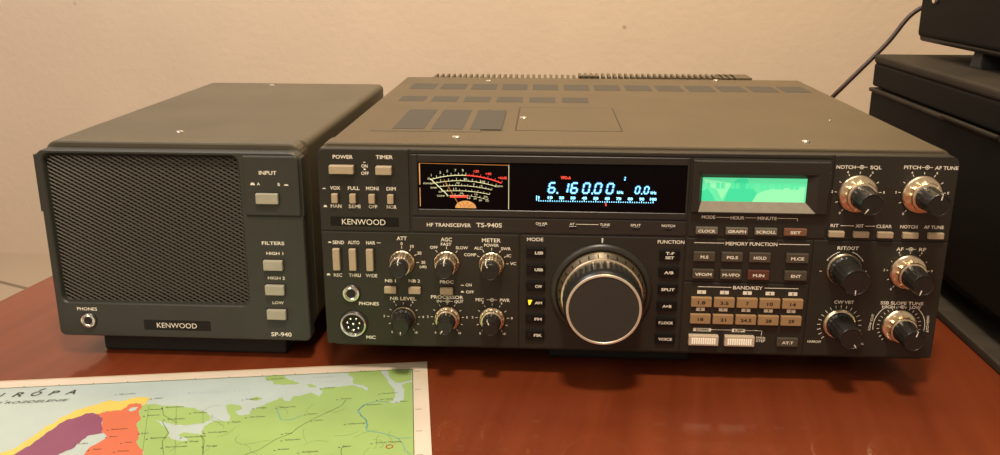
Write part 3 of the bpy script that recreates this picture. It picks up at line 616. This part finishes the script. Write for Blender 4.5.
# text under the display
T('HF TRANSCEIVER', 84.3, 85.9, 2.2, 28.8, y=-.12); T('TS-940S', 110.4, 86.3, 2.6, 16.6, y=-.12)
for t, x, w in (('ON AIR', 144.3, 7.6), ('AT', 163.9, 3.2), ('TUNE', 184.9, 6.4), ('SPLIT', 204.6, 6.6), ('NOTCH', 225.3, 8.4)):
    T(t, x, 88.0, 1.4, w)
lettering.line((166.4, 87.9), (180.8, 87.9), .3, -.12, 'ink')
for x in (144.5, 164.3, 185.0, 205.0, 225.3):
    c = MB(); c.box(x-2.4, x+2.4, -.3, .3, 84.9, 86.5, 'ledoff', .15, 1); c.build('indicator_lamp', radio)
# clock keys
for t, x0, x1, w, m in (('CLOCK', 242.6, 256.4, 11, 'keygrey'), ('GRAPH', 261.4, 275.2, 11.4, 'keygrey'), ('SCROLL', 279.6, 293.6, 12.4, 'keygrey'), ('SET', 297.9, 312.1, 6.6, 'keyset')):
    key('clock_key', x0, x1, 83.3, 88.0, m, L=2.2, well=.5, legend=t, lh=1.9, lw=w, yb=-.1)
T('MODE', 250.2, 94.4, 1.9, 8.6, y=-.3); T('HOUR', 268.4, 94.2, 1.9, 8.6, y=-.3); T('MINUTE', 287.0, 94.2, 1.9, 12, y=-.3)
for a, b in ((255, 263.6), (273.2, 280.4), (293.6, 306)): lettering.line((a, 94.2), (b, 94.2), .3, -.0, 'ink')
lettering.line((306, 94.35), (306, 92.4), .3, -.0, 'ink')
# memory keys
T('MEMORY FUNCTION', 278.6, 76.9, 2.1, 32.6)
lettering.line((242.4, 77), (261.4, 77), .35, -.12, 'ink'); lettering.line((295.8, 77), (315.2, 77), .35, -.12, 'ink')
MEMX = [(242.2, 255.8), (260.0, 273.4), (277.4, 291.0), (300.8, 314.8)]
for zt, row in ((71.4, ('M.S', 'PG.S', 'HOLD', 'M.CE')), (59.5, ('VFO/M', 'M-VFO', 'M.IN', 'ENT'))):
    for (x0, x1), t in zip(MEMX, row):
        w = {'M.S': 5, 'PG.S': 7, 'HOLD': 8, 'M.CE': 8.2, 'VFO/M': 10.6, 'M-VFO': 11, 'M.IN': 7.2, 'ENT': 6.2}[t]
        key('memory_key', x0, x1, zt-6.3, zt, 'keyred' if t == 'M.IN' else 'keybrown', L=2.4, well=.5, legend=t, lh=2.0, lw=w)
# band keys
T('BAND/KEY', 278.7, 46.9, 2.1, 19); lettering.line((246.6, 46.9), (268, 46.9), .35, -.12, 'ink'); lettering.line((289.4, 46.9), (311, 46.9), .35, -.12, 'ink')
BX = [242.6, 257.3, 272.0, 286.5, 301.1]
for zt, ztag, row, nums in ((40.2, 43.2, ('1.8', '3.5', '7', '10', '14'), '12345'), (28.4, 31.2, ('18', '21', '24.5', '28', '29'), '67890')):
    for x, t, n in zip(BX, row, nums):
        key('band_key', x, x+13.2, zt-6.6, zt, 'keytan', L=2.6, well=.5, legend=t, lh=2.2, lw={'1.8': 5, '3.5': 5.4, '7': 1.8, '10': 3.8, '14': 3.8, '18': 3.8, '21': 3.8, '24.5': 7, '28': 3.9, '29': 3.9}[t], lm='inkdark')
        c = MB(); c.box(x+3.8, x+9.4, -.14, .2, ztag-1.15, ztag+1.15, 'ink'); c.text(n, x+6.6, ztag, 1.7, 'inkdark', y=-.2, bold=.02); c.build('number_tag', radio)
for t, x, w in (('DOWN', 251.2, 11.6), ('UP', 274.9, 8.6)):
    c = MB(); c.box(x-w/2, x+w/2, -.14, .2, 15.6, 17.8, 'ink'); c.text(t, x, 16.7, 1.6, 'inkdark', w=w*.68, y=-.2, bold=.03); c.build('step_tag', radio)
lettering.line((257, 16.9), (270.6, 16.9), .35, -.12, 'ink'); lettering.line((279.2, 16.9), (290, 16.9), .35, -.12, 'ink'); lettering.line((290, 17), (290, 13.6), .35, -.12, 'ink')
T('1MHz', 289.8, 12.0, 1.5, 6); T('STEP', 289.8, 9.8, 1.6, 6)
for x0 in (242.4, 265.8):
    k = key('step_key', x0, x0+19.4, 6.6, 13.7, 'keylight', L=3.4, well=.6)
    c = MB()
    for i in range(11): c.box(x0+1.9+1.45*i, x0+2.8+1.45*i, -3.95, -3.3, 7.9, 12.1, 'keyrib_glow', .15, 1)
    c.build('key_ribs', k)
key('tuner_key', 300.0, 313.6, 6.8, 12.8, 'keybrown', L=2.2, well=.5, legend='AT.T', lh=1.9, lw=7.4)
lettering.build('panel_lettering', radio); lettering = MB()
# right-hand controls
T('NOTCH', 332.4, 128.2, 2.0, 11.6, ); concentric(342.0, 128.2, 2.2); T('SQL', 350.6, 128.2, 2.0, 7.0)
T('PITCH', 372.6, 128.6, 2.0, 10.2); concentric(381.6, 128.6, 2.2); T('AF TUNE', 393.2, 128.5, 2.0, 14.0)
dual_knob(341.2, 111.2, 12.0, 7.4, 26, R(235), R(245)); dual_knob(380.2, 111.4, 12.0, 7.4, 26, R(80), R(55))
for x, z in ((341.4, 111.0), (380.4, 111.2)): ticks(x, z, 12.8, 14.4, 232, -52, 10, w=.38, nums=['0', '2', '4', '6', '8', '10'], rn=15.9, nh=1.6)
for t, x, w in (('RIT', 329.4, 5), ('XIT', 344.9, 5), ('CLEAR', 360, 9.6), ('NOTCH', 375.2, 10.6), ('AF TUNE', 390.6, 12.2)): T(t, x, 90.2, 1.9, w)
lettering.line((333, 90.1), (341.4, 90.1), .35, -.12, 'ink'); lettering.line((348.4, 90.1), (354.4, 90.1), .35, -.12, 'ink')
for x0 in (325.8, 341.1, 356.0, 371.5, 387.1): key('push_switch', x0, x0+9.6, 82.9, 86.8, 'keybeige' if x0 > 355 and x0 < 357 else 'keybeige', L=2.6, well=.6)
T('RIT/XIT', 339.4, 75.3, 2.0, 13.4); thin_knob(338.2, 60.8, 10.9, 9.0, 24, R(270))
lettering.ring(338.4, 60.6, 12.4, 12.8, -.12, 'ink', R(35), R(72), 10, .1); lettering.ring(338.4, 60.6, 12.4, 12.8, -.12, 'ink', R(108), R(145), 10, .1)
T('-', 323.8, 59.8, 2.0, 1.6); T('+', 352.0, 59.8, 2.0, 1.8)
lettering.line((348.2, 68.8), (349.6, 66.6), .6, -.12, 'ink'); lettering.line((328.6, 68.8), (327.2, 66.6), .6, -.12, 'ink')
T('AF', 371.6, 75.3, 2.0, 4.4); concentric(378.4, 75.3, 2.0); T('RF', 385.6, 75.3, 2.0, 4.4)
dual_knob(378.2, 60.2, 11.4, 7.4, 25, R(255), R(250)); ticks(378.4, 59.8, 12.0, 13.4, 232, -52, 10, w=.38, nums=NUM, rn=14.9, nh=1.5)
T('CW VBT', 340.8, 38.4, 2.0, 12.6); thin_knob(339.2, 23.2, 10.3, 7.9, 24, R(300)); ticks(339.4, 22.0, 12.0, 14.2, 222, -42, 18, w=.34)
T('NARROW', 324.6, 10.2, 1.5, 8.8); T('NORMAL', 352.6, 9.6, 1.5, 8.0)
T('SSB SLOPE TUNE', 377.4, 38.6, 2.0, 27); T('HIGH', 369.2, 35.9, 1.9, 8); concentric(378.0, 35.9, 1.6); T('LOW', 386.2, 35.9, 1.9, 7)
dual_knob(377.2, 23.0, 11.0, 7.2, 25, R(75), R(55)); ticks(377.4, 22.4, 12.4, 14.0, 225, -45, 22, w=.32)
for s_ in (0, 1):
    a0, a1 = (R(130), R(190)) if s_ == 0 else (R(-10), R(50))
    lettering.ring(377.4, 22.4, 16.2, 16.6, -.12, 'ink', a0, a1, 14, .1)
for t, a_ in (('LOW CUT', 172), ('HIGH CUT', 6)):
    mt = Matrix.Translation((377.4+18.2*math.cos(R(a_)), 0, 22.4+18.2*math.sin(R(a_)))) @ Matrix.Rotation(R(-82 if a_ > 90 else 86), 4, 'Y')
    lettering.text(t, 0, 0, 1.5, 'ink', w=11.5, y=-.12, bold=.02, mtx=mt)
lettering.build('panel_lettering', radio)
# ================================================================== the speaker
SX, SY, SZ = -195.0, 13.2, ZB-5.2
spk = empty('desk_speaker', (SX, SY, SZ), 'compact grey desk speaker with wide diamond-mesh grille and side switches, left of the transceiver', 'speaker')
c = MB(); c.rbox(3, 179, 24, 300, 2, 138.0, [9, 9, 5, 5], 'case_grey', 1.0); body = c.build('case', spk)
for (x, y) in ((80.4, 46.4), (72.3, 283)):
    c = MB(); c.lathe([(.01, 0), (1.9, .15), (2.7, .7), (2.9, 1.6)], 'chrome', seg=20)
    o = c.build('screw', body); o.rotation_euler = (-PI/2, 0, 0); o.location = Vector((x, y, 139.3))*MM
c = MB(); c.rbox(1.4, 178.6, 10.4, 24.5, 1.2, 138.4, [9, 9, 9, 9], 'case_grey', 1.4); c.rbox(4.5, 175.5, 8, 12, 3.5, 134.5, 6, 'groove', 0); c.build('front_surround', spk)
# bezel ring around the grille opening + right-hand plate
GX0, GX1, GZ0, GZ1 = 4.8, 138.2, 25.2, 131.8
c = MB()
def ringplate(c, X0, X1, Z0, Z1, RO, x0, x1, z0, z1, ri, y0, y1, yb, m, mi_='groove', seg=6):
    def rr(a, b, cc, d, q):
        P = []
        for (cx, cz, t0, r) in ((a+q[0], cc+q[0], PI, q[0]), (b-q[1], cc+q[1], 1.5*PI, q[1]), (b-q[2], d-q[2], 0, q[2]), (a+q[3], d-q[3], .5*PI, q[3])):
            for k in range(seg+1): t = t0+k/seg*PI/2; P.append((cx+r*math.cos(t), cz+r*math.sin(t)))
        return P
    b = bmesh.new(); n = 4*(seg+1)
    Ls = [(rr(X0, X1, Z0, Z1, RO), yb), (rr(X0, X1, Z0, Z1, RO), y0+.8), (rr(X0+.8, X1-.8, Z0+.8, Z1-.8, [max(.2, r-.6) for r in RO]), y0), (rr(x0-.8, x1+.8, z0-.8, z1+.8, [ri+.8]*4), y0), (rr(x0, x1, z0, z1, [ri]*4), y0+1.0), (rr(x0+.8, x1-.8, z0+.8, z1-.8, [ri]*4), y1)]
    R_ = [[b.verts.new((x, y, z)) for x, z in P] for P, y in Ls]
    for p, q in zip(R_[:-1], R_[1:]):
        for i in range(n): b.faces.new((p[i], p[(i+1) % n], q[(i+1) % n], q[i]))
    bmesh.ops.recalc_face_normals(b, faces=b.faces); c.add(b, m)
ringplate(c, 0, 180, 0, 134.4, [4, 4, 7, 7], GX0, GX1, GZ0, GZ1, 5, 0, 6.0, 10.5, 'panel_cool')
c.build('front_panel', spk)
for a_, b_ in ((-1.4, .6), (179.4, 180.6)):
    c = MB(); c.box(a_, b_, .6, 9.5, 91, 131, 'panel_cool', .5, 2); c.build('bezel_ear', spk)
c = MB(); c.rbox(141.5, 178.8, -1.6, .4, 91.6, 132.4, [1.2, 1.2, 3, 1.2], 'panel_cool', .9); c.box(141.5, 178.8, -.12, .2, 90.3, 91.5, 'groove'); c.build('input_plate', spk)
c = MB(); c.box(GX0-1, GX1+1, 8.6, 10.4, GZ0-1, GZ1+1, 'groove'); gr = c.build('grille_backing', spk)
# expanded-metal grille: two crossing families of slim slanted strands
def clipseg(p, q, x0, x1, z0, z1):
    t0, t1 = 0.0, 1.0; dx, dz = q[0]-p[0], q[1]-p[1]
    for d, a, b_ in ((dx, x0-p[0], x1-p[0]), (dz, z0-p[1], z1-p[1])):
        if abs(d) < 1e-9: continue
        ta, tb = a/d, b_/d
        if ta > tb: ta, tb = tb, ta
        t0, t1 = max(t0, ta), min(t1, tb)
    return None if t0 >= t1 else ((p[0]+dx*t0, p[1]+dz*t0), (p[0]+dx*t1, p[1]+dz*t1))
c = MB(); PW, PH = 5.3, 2.85
gx0, gx1, gz0, gz1 = GX0+.2, GX1-.2, GZ0+.2, GZ1-.2
sl = PH/PW
for fam in (1, -1):
    k = -80
    while k < 140:
        zc = gz0+k*PH; 
        p = (gx0, zc if fam == 1 else zc); q = (gx1, zc+fam*sl*(gx1-gx0))
        s_ = clipseg(p, q, gx0, gx1, gz0, gz1)
        if s_:
            (xa, za), (xb, zb) = s_; d = Vector((xb-xa, 0, zb-za)); L = d.length
            if L > 1:
                n = Vector((-d.z, 0, d.x))/L; hw = .40 if fam == -1 else .26
                tilt = .55; b = bmesh.new(); yb = 4.4 if fam == -1 else 4.9
                P = Vector((xa, yb, za)); Q = Vector((xb, yb, zb))
                up = n*hw+Vector((0, tilt*hw*(1 if n.z > 0 else -1), 0)); up2 = -n*hw-Vector((0, tilt*hw*(1 if n.z > 0 else -1), 0))
                th = Vector((0, .35, 0))
                v = [b.verts.new(w) for w in (P+up, P+up2, Q+up2, Q+up, P+up+th, P+up2+th, Q+up2+th, Q+up+th)]
                for f in ((0, 1, 2, 3), (4, 5, 6, 7), (0, 3, 7, 4), (1, 2, 6, 5)): b.faces.new([v[i] for i in f])
                bmesh.ops.recalc_face_normals(b, faces=b.faces); c.add(b, 'grille')
        k += 1
c.build('grille', spk)
# lettering and controls
lettering = MB()
def T2(t, x, z, h=2.1, w=None, y=-.12): lettering.text(t, x, z, h*1.12, 'ink', w=w, y=y, bold=.018)
T2('INPUT', 158.3, 121.2, 2.4, 11.8, -1.72); T2('A', 151.6, 113.6, 1.9, None, -1.72); T2('B', 165.3, 113.4, 1.9, None, -1.72)
for x, f in ((147.6, False), (170.2, True)):
    h = 1.7 if not f else .9
    lettering.poly([(x-1.7, 112.6), (x+1.7, 112.6), (x+.9, 112.6+h), (x-.9, 112.6+h)], -1.72, 'ink')
key('input_switch', 149.6, 164.6, 100.2, 107.3, 'keypale', spk, L=2.6, yb=-1.6)
lettering.build('panel_lettering', spk); lettering = MB()
T2('FILTERS', 158.0, 71.8, 2.2, 15.4); T2('HIGH 1', 158.7, 64.5, 1.9, 11.6); T2('HIGH 2', 158.6, 46.7, 1.9, 11.8); T2('LOW', 158.6, 28.6, 1.9, 8.0); lettering.build('panel_lettering', spk); lettering = MB(); T2('SP-940', 159.3, 4.9, 2.8, 14.4); lettering.build('panel_lettering', spk); lettering = MB()
for z in (52.8, 34.9, 16.8): key('filter_switch', 150.9, 164.0, z, z+7.0, 'keypale', spk, L=3.0)
T2('PHONES', 22.0, 20.6, 2.1, 14.4); jack(22.4, 12.2, 5.4, spk)
c = MB(); c.rbox(61.7, 109.3, -.2, .3, 6.0, 13.4, .6, 'keyblack', .1); p_ = c.build('name_plate', spk)
c = MB(); c.text('KENWOOD', 85.3, 9.7, 3.9, 'ink', w=28.6, y=-.3); c.build('name_lettering', p_)
lettering.build('panel_lettering', spk)
for y0 in (12, 250):
    c = MB(); c.box(24, 158, y0, y0+26, -SZ, 2.5, 'rubber', 2, 2); c.build('foot', spk)

# ================================================================== the map
mp_ = MB(); pass
MAPM = dict(paper=(0.68, 0.57, 0.44), sea=(0.43, 0.50, 0.46), yellow=(0.66, 0.50, 0.11), purple=(0.24, 0.075, 0.13), orange=(0.58, 0.15, 0.075), green=(0.31, 0.44, 0.14), line=(0.10, 0.16, 0.05), text=(0.05, 0.05, 0.04), river=(0.12, 0.36, 0.36), grid=(0.42, 0.46, 0.42), edge=(0.68, 0.50, 0.30), kara=(0.28, 0.33, 0.30), ring=(.75, .12, .05))
for k, v in MAPM.items(): M['map_'+k] = mat('map_'+k, v, .5, var=.05 if k not in ('text',) else 0.0, vscale=30, coat=.08, spec=.3)
def flat(pts, z, m):
    b = bmesh.new(); vs = [b.verts.new((x, y, z)) for x, y in pts]
    f = b.faces.new(vs); bmesh.ops.triangulate(b, faces=[f])
    for f in b.faces:
        f.normal_update()
        if f.normal.z < 0: f.normal_flip()
    mp_.add(b, m)
def stroke(pts, w, z, m):
    for (xa, ya), (xb, yb) in zip(pts[:-1], pts[1:]):
        d = Vector((xb-xa, yb-ya, 0)); L = d.length
        if L < 1e-6: continue
        n = Vector((-d.y, d.x, 0))/L*w/2; e = d/L*w*.3
        P = Vector((xa, ya, z))-e; Q = Vector((xb, yb, z))+e
        b = bmesh.new(); b.faces.new([b.verts.new(v) for v in (P-n, Q-n, Q+n, P+n)]); mp_.add(b, m)
def maptext(t, x, y, h, w, m='map_text', sp=None, rot=0.0, shear=0.0, z=.52, bold=0.0):
    b = text_bm(t, bold, shear, 0); xs = [v.co.x for v in b.verts]; x0, x1 = min(xs), max(xs); s = h if w is None else w/(x1-x0)
    for v in b.verts: v.co = Vector(((v.co.x-(x0+x1)/2)*s, (v.co.y-.5)*h, 0))
    mp_.add(b, m, Matrix.Translation((x, y, z)) @ Matrix.Rotation(rot, 4, 'Z'))
mp_.box(-330, 0, -250, 0, 0, .3, 'map_paper', 0)
def rough(pts, amp=.55, n=4):
    out = []
    for a, b_ in zip(pts, pts[1:]+pts[:1]):
        L = math.hypot(b_[0]-a[0], b_[1]-a[1]); k_ = n if L < 25 else 1
        rg = random.Random(round(a[0]*7+a[1]*13+b_[0]*7+b_[1]*13))
        out.append(a)
        for i in range(1, k_):
            t = i/k_; out.append((a[0]+(b_[0]-a[0])*t+rg.uniform(-amp, amp)*min(1, L/5), a[1]+(b_[1]-a[1])*t+rg.uniform(-amp, amp)*min(1, L/5)))
    return out
# inner right border lies at x = -14 mm, top border at y = -7 mm
IX, IY = LB
flat([(-318, -238), (IX, -238), (IX, IY), (-318, IY)], .33, 'map_sea')
for k in ('greenA', 'greenB', 'greenC', 'isle1', 'isle2', 'isle3'): flat(rough(POLY[k]), .36 if k == 'greenA' else .38, 'map_green')
flat(rough(POLY['orange']), .41, 'map_orange'); flat(rough(POLY['purple']), .42, 'map_purple'); flat(rough(POLY['yellow'], .8), .44, 'map_yellow'); flat(POLY['lake1'], .45, 'map_sea')
random.seed(3)
for k, v in LINES.items():
    if k.startswith('grid'): stroke([p for p in v], .16, .36, 'map_grid')
    elif k.startswith('river'):
        v2 = []
        for a, b_ in zip(v[:-1], v[1:]):
            for t in (0, .33, .66): v2.append((a[0]+(b_[0]-a[0])*t+random.uniform(-.35, .35), a[1]+(b_[1]-a[1])*t+random.uniform(-.5, .5)))
        stroke(v2+[v[-1]], .5 if k == 'river1' else .4, .47, 'map_river')
    else: stroke(v, .35, .48, 'map_line')
for i in range(26):      # small rivers and region borders over the green land
    x, y = random.uniform(-150, -20), random.uniform(-120, -48); a = random.uniform(0, 6.28); P = [(x, y)]
    for k in range(7): a += random.uniform(-.7, .7); x += 2.2*math.cos(a); y += 2.2*math.sin(a); P.append((x, y))
    if all(p[0] < -17 for p in P): stroke(P, .14, .465, 'map_line')
for x, y in ((-284, -70), (-300, -60)): maptext('Norske more', x, y, 2.2, 26, 'map_kara', rot=R(28), shear=.3)
for t, x, y in CITY:
    maptext(t, x+1, y, 1.5, max(4, len(t)*1.02)); stroke([(x-len(t)*.55-1, y-1.0), (x-len(t)*.55-.4, y-1.0)], .7, .53, 'map_text')
for t, x in zip('EUROPA', (-287.5, -276.9, -265.2, -253.9, -242.8, -232.2)): maptext(t, x, -20.6, 6.0, 6.2, shear=.28, bold=.02)
stroke([(-253.4, -16.4), (-250.9, -14.2)], 1.1, .52, 'map_text')
maptext('POLITICKE ROZDELENIE', -266, -31.2, 3.0, 72, shear=.25)
stroke([(-269.6, -29.3), (-268.4, -28.4)], .5, .52, 'map_text')
for t, x in zip('Barentsovo', [-155.5+2.5*i for i in range(10)]): maptext(t, x, -30.0, 1.8 if t == 'B' else 1.5, None, 'map_kara', shear=.3)
for t, x in zip('more', [-126.5+3.1*i for i in range(4)]): maptext(t, x, -29.9, 1.5, None, 'map_kara', shear=.3)
for t, x in zip('Karské', [-76.6+2.4*i for i in range(6)]): maptext(t, x, -16.0, 1.8, None, 'map_kara', shear=.3)
for t, x in zip('more', [-67.5+2.8*i for i in range(4)]): maptext(t, x, -23.3, 1.5, None, 'map_kara', shear=.3)
cx, cy = -24.3, -107.6
for k in range(16):
    a, b_ = 2*PI*k/16, 2*PI*(k+1)/16; stroke([(cx+1.9*math.cos(a), cy+1.9*math.sin(a)), (cx+1.9*math.cos(b_), cy+1.9*math.sin(b_))], .6, .54, 'map_ring')
for a in ([(-318, IY), (IX, IY)], [(IX, IY), (IX, -238)]): stroke(a, .5, .55, 'map_line')
for i in range(14): stroke([(-310+22*i, IY+.4), (-310+22*i, IY+2.0)], .3, .5, 'map_text')
for i in range(9): stroke([(IX+1.5, -14-26*i), (IX+5, -14-26*i)], .3, .5, 'map_text')
stroke([(-330, -.4), (0, -.4)], .9, .5, 'map_edge')
mo = mp_.build('wall_map', None, loc=(65.2, 18.8, .05), rz=R(9.18))
tag(mo, 'coloured political map of northern Europe lying flat on the table in front', 'map')

# ================================================================== dark equipment at the right edge
BX0 = 468.5
lc = empty('instrument_case', (BX0, 40, 0), 'wide black case at right edge, lower one of the two stacked cases', 'case')
c = MB(); c.box(0, 380, -60, 301, 28, 150, 'darkbox', 3, 3); c.build('body', lc)
c = MB(); c.box(-2, 382, -61, 302, 148.6, 152.5, 'darktop', 1.4, 2); c.build('lid_rim', lc)
c = MB(); c.box(-4.5, -1, 46, 136, 151.2, 154.0, 'darktop', .8, 2); c.build('latch_bar', lc)
c = MB(); c.box(24, 360, -50, 285, 3, 30, 'groove'); c.build('plinth', lc)
c = MB(); c.box(-10, 385, -66, 292, 0, 7, 'traygrey', 1.5, 2); c.build('base_tray', lc)
uc = empty('instrument_case', (BX0, 40, 154.2), 'flat black case with brownish top at right edge, stacked on the lower case', 'case')
c = MB(); c.box(0, 378, -60, 300, 0, 22.5, 'darkbox', 2.5, 3); c.build('body', uc)
c = MB(); c.box(-.6, 378.6, -60.6, 300.6, 22, 31, 'darktop', 3.2, 3); c.build('lid', uc)
UX = 504.5
un = empty('desk_unit', (UX, 100, 185.1), 'black rounded cabinet on short feet standing on top of the stacked cases', 'electronic unit')
c = MB(); c.box(0, 250, -40, 238, 17, 150, 'darkbox', 5, 4); bd = c.build('body', un)
c = MB(); c.box(2, 248, -38, 236, 13.6, 22, 'keyblack', 3, 3); c.build('bottom_edge', un)
for (x, y) in ((6, 108), (200, 108), (6, 4), (200, 4)):
    c = MB(); b = bmesh.new(); bmesh.ops.create_cone(b, cap_ends=True, segments=4, radius1=15, radius2=11.5, depth=16)
    bmesh.ops.rotate(b, matrix=Matrix.Rotation(PI/4, 3, 'Z'), verts=b.verts); bmesh.ops.bevel(b, geom=b.edges[:], offset=1, segments=2, affect='EDGES')
    bmesh.ops.translate(b, vec=(x+10, y+18, 7.95), verts=b.verts); c.add(b, 'rubber'); c.build('foot', un)
c = MB(); c.lathe([(4.2, 0), (4.2, -1.5), (3.4, -3.0), (1.2, -3.4), (.01, -2.8)], 'chrome', seg=24, caps=False); o = c.build('side_screw', un)
o.rotation_euler = (0, 0, -PI/2); o.location = Vector((0, 203, 54))*MM

# cable
def tube(name, pts, r, m):
    cu = bpy.data.curves.new(name, 'CURVE'); cu.dimensions = '3D'; sp = cu.splines.new('NURBS'); sp.points.add(len(pts)-1)
    for p, q in zip(sp.points, pts): p.co = (q[0]*MM, q[1]*MM, q[2]*MM, 1)
    sp.use_endpoint_u = True; sp.order_u = 4; cu.bevel_depth = r*MM; cu.bevel_resolution = 4; cu.resolution_u = 10
    o = bpy.data.objects.new(name, cu); COL.objects.link(o); cu.materials.append(M[m])
    dg = bpy.context.evaluated_depsgraph_get(); dg.update(); me = bpy.data.meshes.new_from_object(o.evaluated_get(dg)); bpy.data.objects.remove(o)
    for p in me.polygons: p.use_smooth = True
    o = bpy.data.objects.new(name, me); COL.objects.link(o); return o
o = tube('power_cable', [(530, 352, 236), (522, 362, 232), (510, 366, 225), (500, 366, 211), (491, 366, 195.5), (473, 367, 175), (457, 369, 156), (442, 371, 138), (425, 385, 112), (400, 395, 60), (380, 410, 6), (300, 420, 2.4), (200, 420, 2.4)], 2.3, 'cable')
tag(o, 'thin dark cable drooping from the upper right unit down behind the transceiver', 'cable')

# ================================================================== table and room
tb = empty('wooden_table', (-300, 141, -420), 'reddish brown varnished wooden table under the radio gear', 'table', R(-9))
c = MB(); c.box(0, 1330, -620, 620, 392, 420, 'tablewood', 2.5, 3); tt = c.build('tabletop', tb); tt.rotation_euler = (0, 0, R(0))
c = MB(); c.box(35, 1295, -585, 585, 320, 392, 'tablewood', 1, 1); c.build('apron', tb)
for x in (38, 1232):
    for y in (-582, 522):
        c = MB(); c.box(x, x+60, y, y+60, 0, 330, 'tablewood', 4, 2); c.build('leg', tb)
c = MB(); c.box(-3200, 3400, -3000, 3400, -40, 0, 'tile'); struct(c.build('floor', loc=(0, 0, -420)))
c = MB(); c.box(-3200, 3400, 0, 60, 0, 2600, 'wall'); o = struct(c.build('wall_back', loc=(0, WALLY, -420))); o.rotation_euler = (0, 0, R(-3.84))

# ================================================================== light, camera
def area(name, loc, target, size, power, col, sy=None, spread=None):
    l = bpy.data.lights.new(name, 'AREA'); l.energy = power; l.color = col; l.size = size
    if sy: l.shape = 'RECTANGLE'; l.size_y = sy
    if spread: l.spread = spread
    o = bpy.data.objects.new(name, l); COL.objects.link(o); o.location = loc
    o.rotation_euler = (Vector(target)-Vector(loc)).to_track_quat('-Z', 'Y').to_euler(); return o
area('ceiling_lamp', (0.15, -0.50, 1.33), (0.12, 0.0, 0), .16, 15, (1.0, .86, .68))
area('front_fill', (-0.9, -1.5, 1.5), (0.1, .2, 0.0), 1.1, 14, (1.0, .87, .72))  # added fill from front left for panel and knob highlights, no window there
area('wall_wash', (0.40, 0.6, 1.5), (0.25, 1.6, .35), .5, 17, (1.0, .77, .42))
area('wall_wash', (-0.85, 0.25, 1.7), (-.6, 1.35, .65), .7, 23, (.97, .94, 1.0))
w = bpy.data.worlds.new('room'); scene.world = w; w.use_nodes = True
w.node_tree.nodes['Background'].inputs['Color'].default_value = (1.0, .80, .60, 1); w.node_tree.nodes['Background'].inputs['Strength'].default_value = .38
cam = bpy.data.cameras.new('camera'); cam.sensor_fit = 'HORIZONTAL'; cam.sensor_width = 36
cam.lens = FPX/1000*36; cam.shift_x = 0; cam.shift_y = SHY; cam.clip_start = .01; cam.clip_end = 30
co = bpy.data.objects.new('camera', cam); COL.objects.link(co); co.location = Vector(CAML)*MM; co.rotation_euler = CAMR
scene.camera = co
scene.view_settings.view_transform = 'Standard'; scene.view_settings.look = 'None'; scene.view_settings.exposure = 0
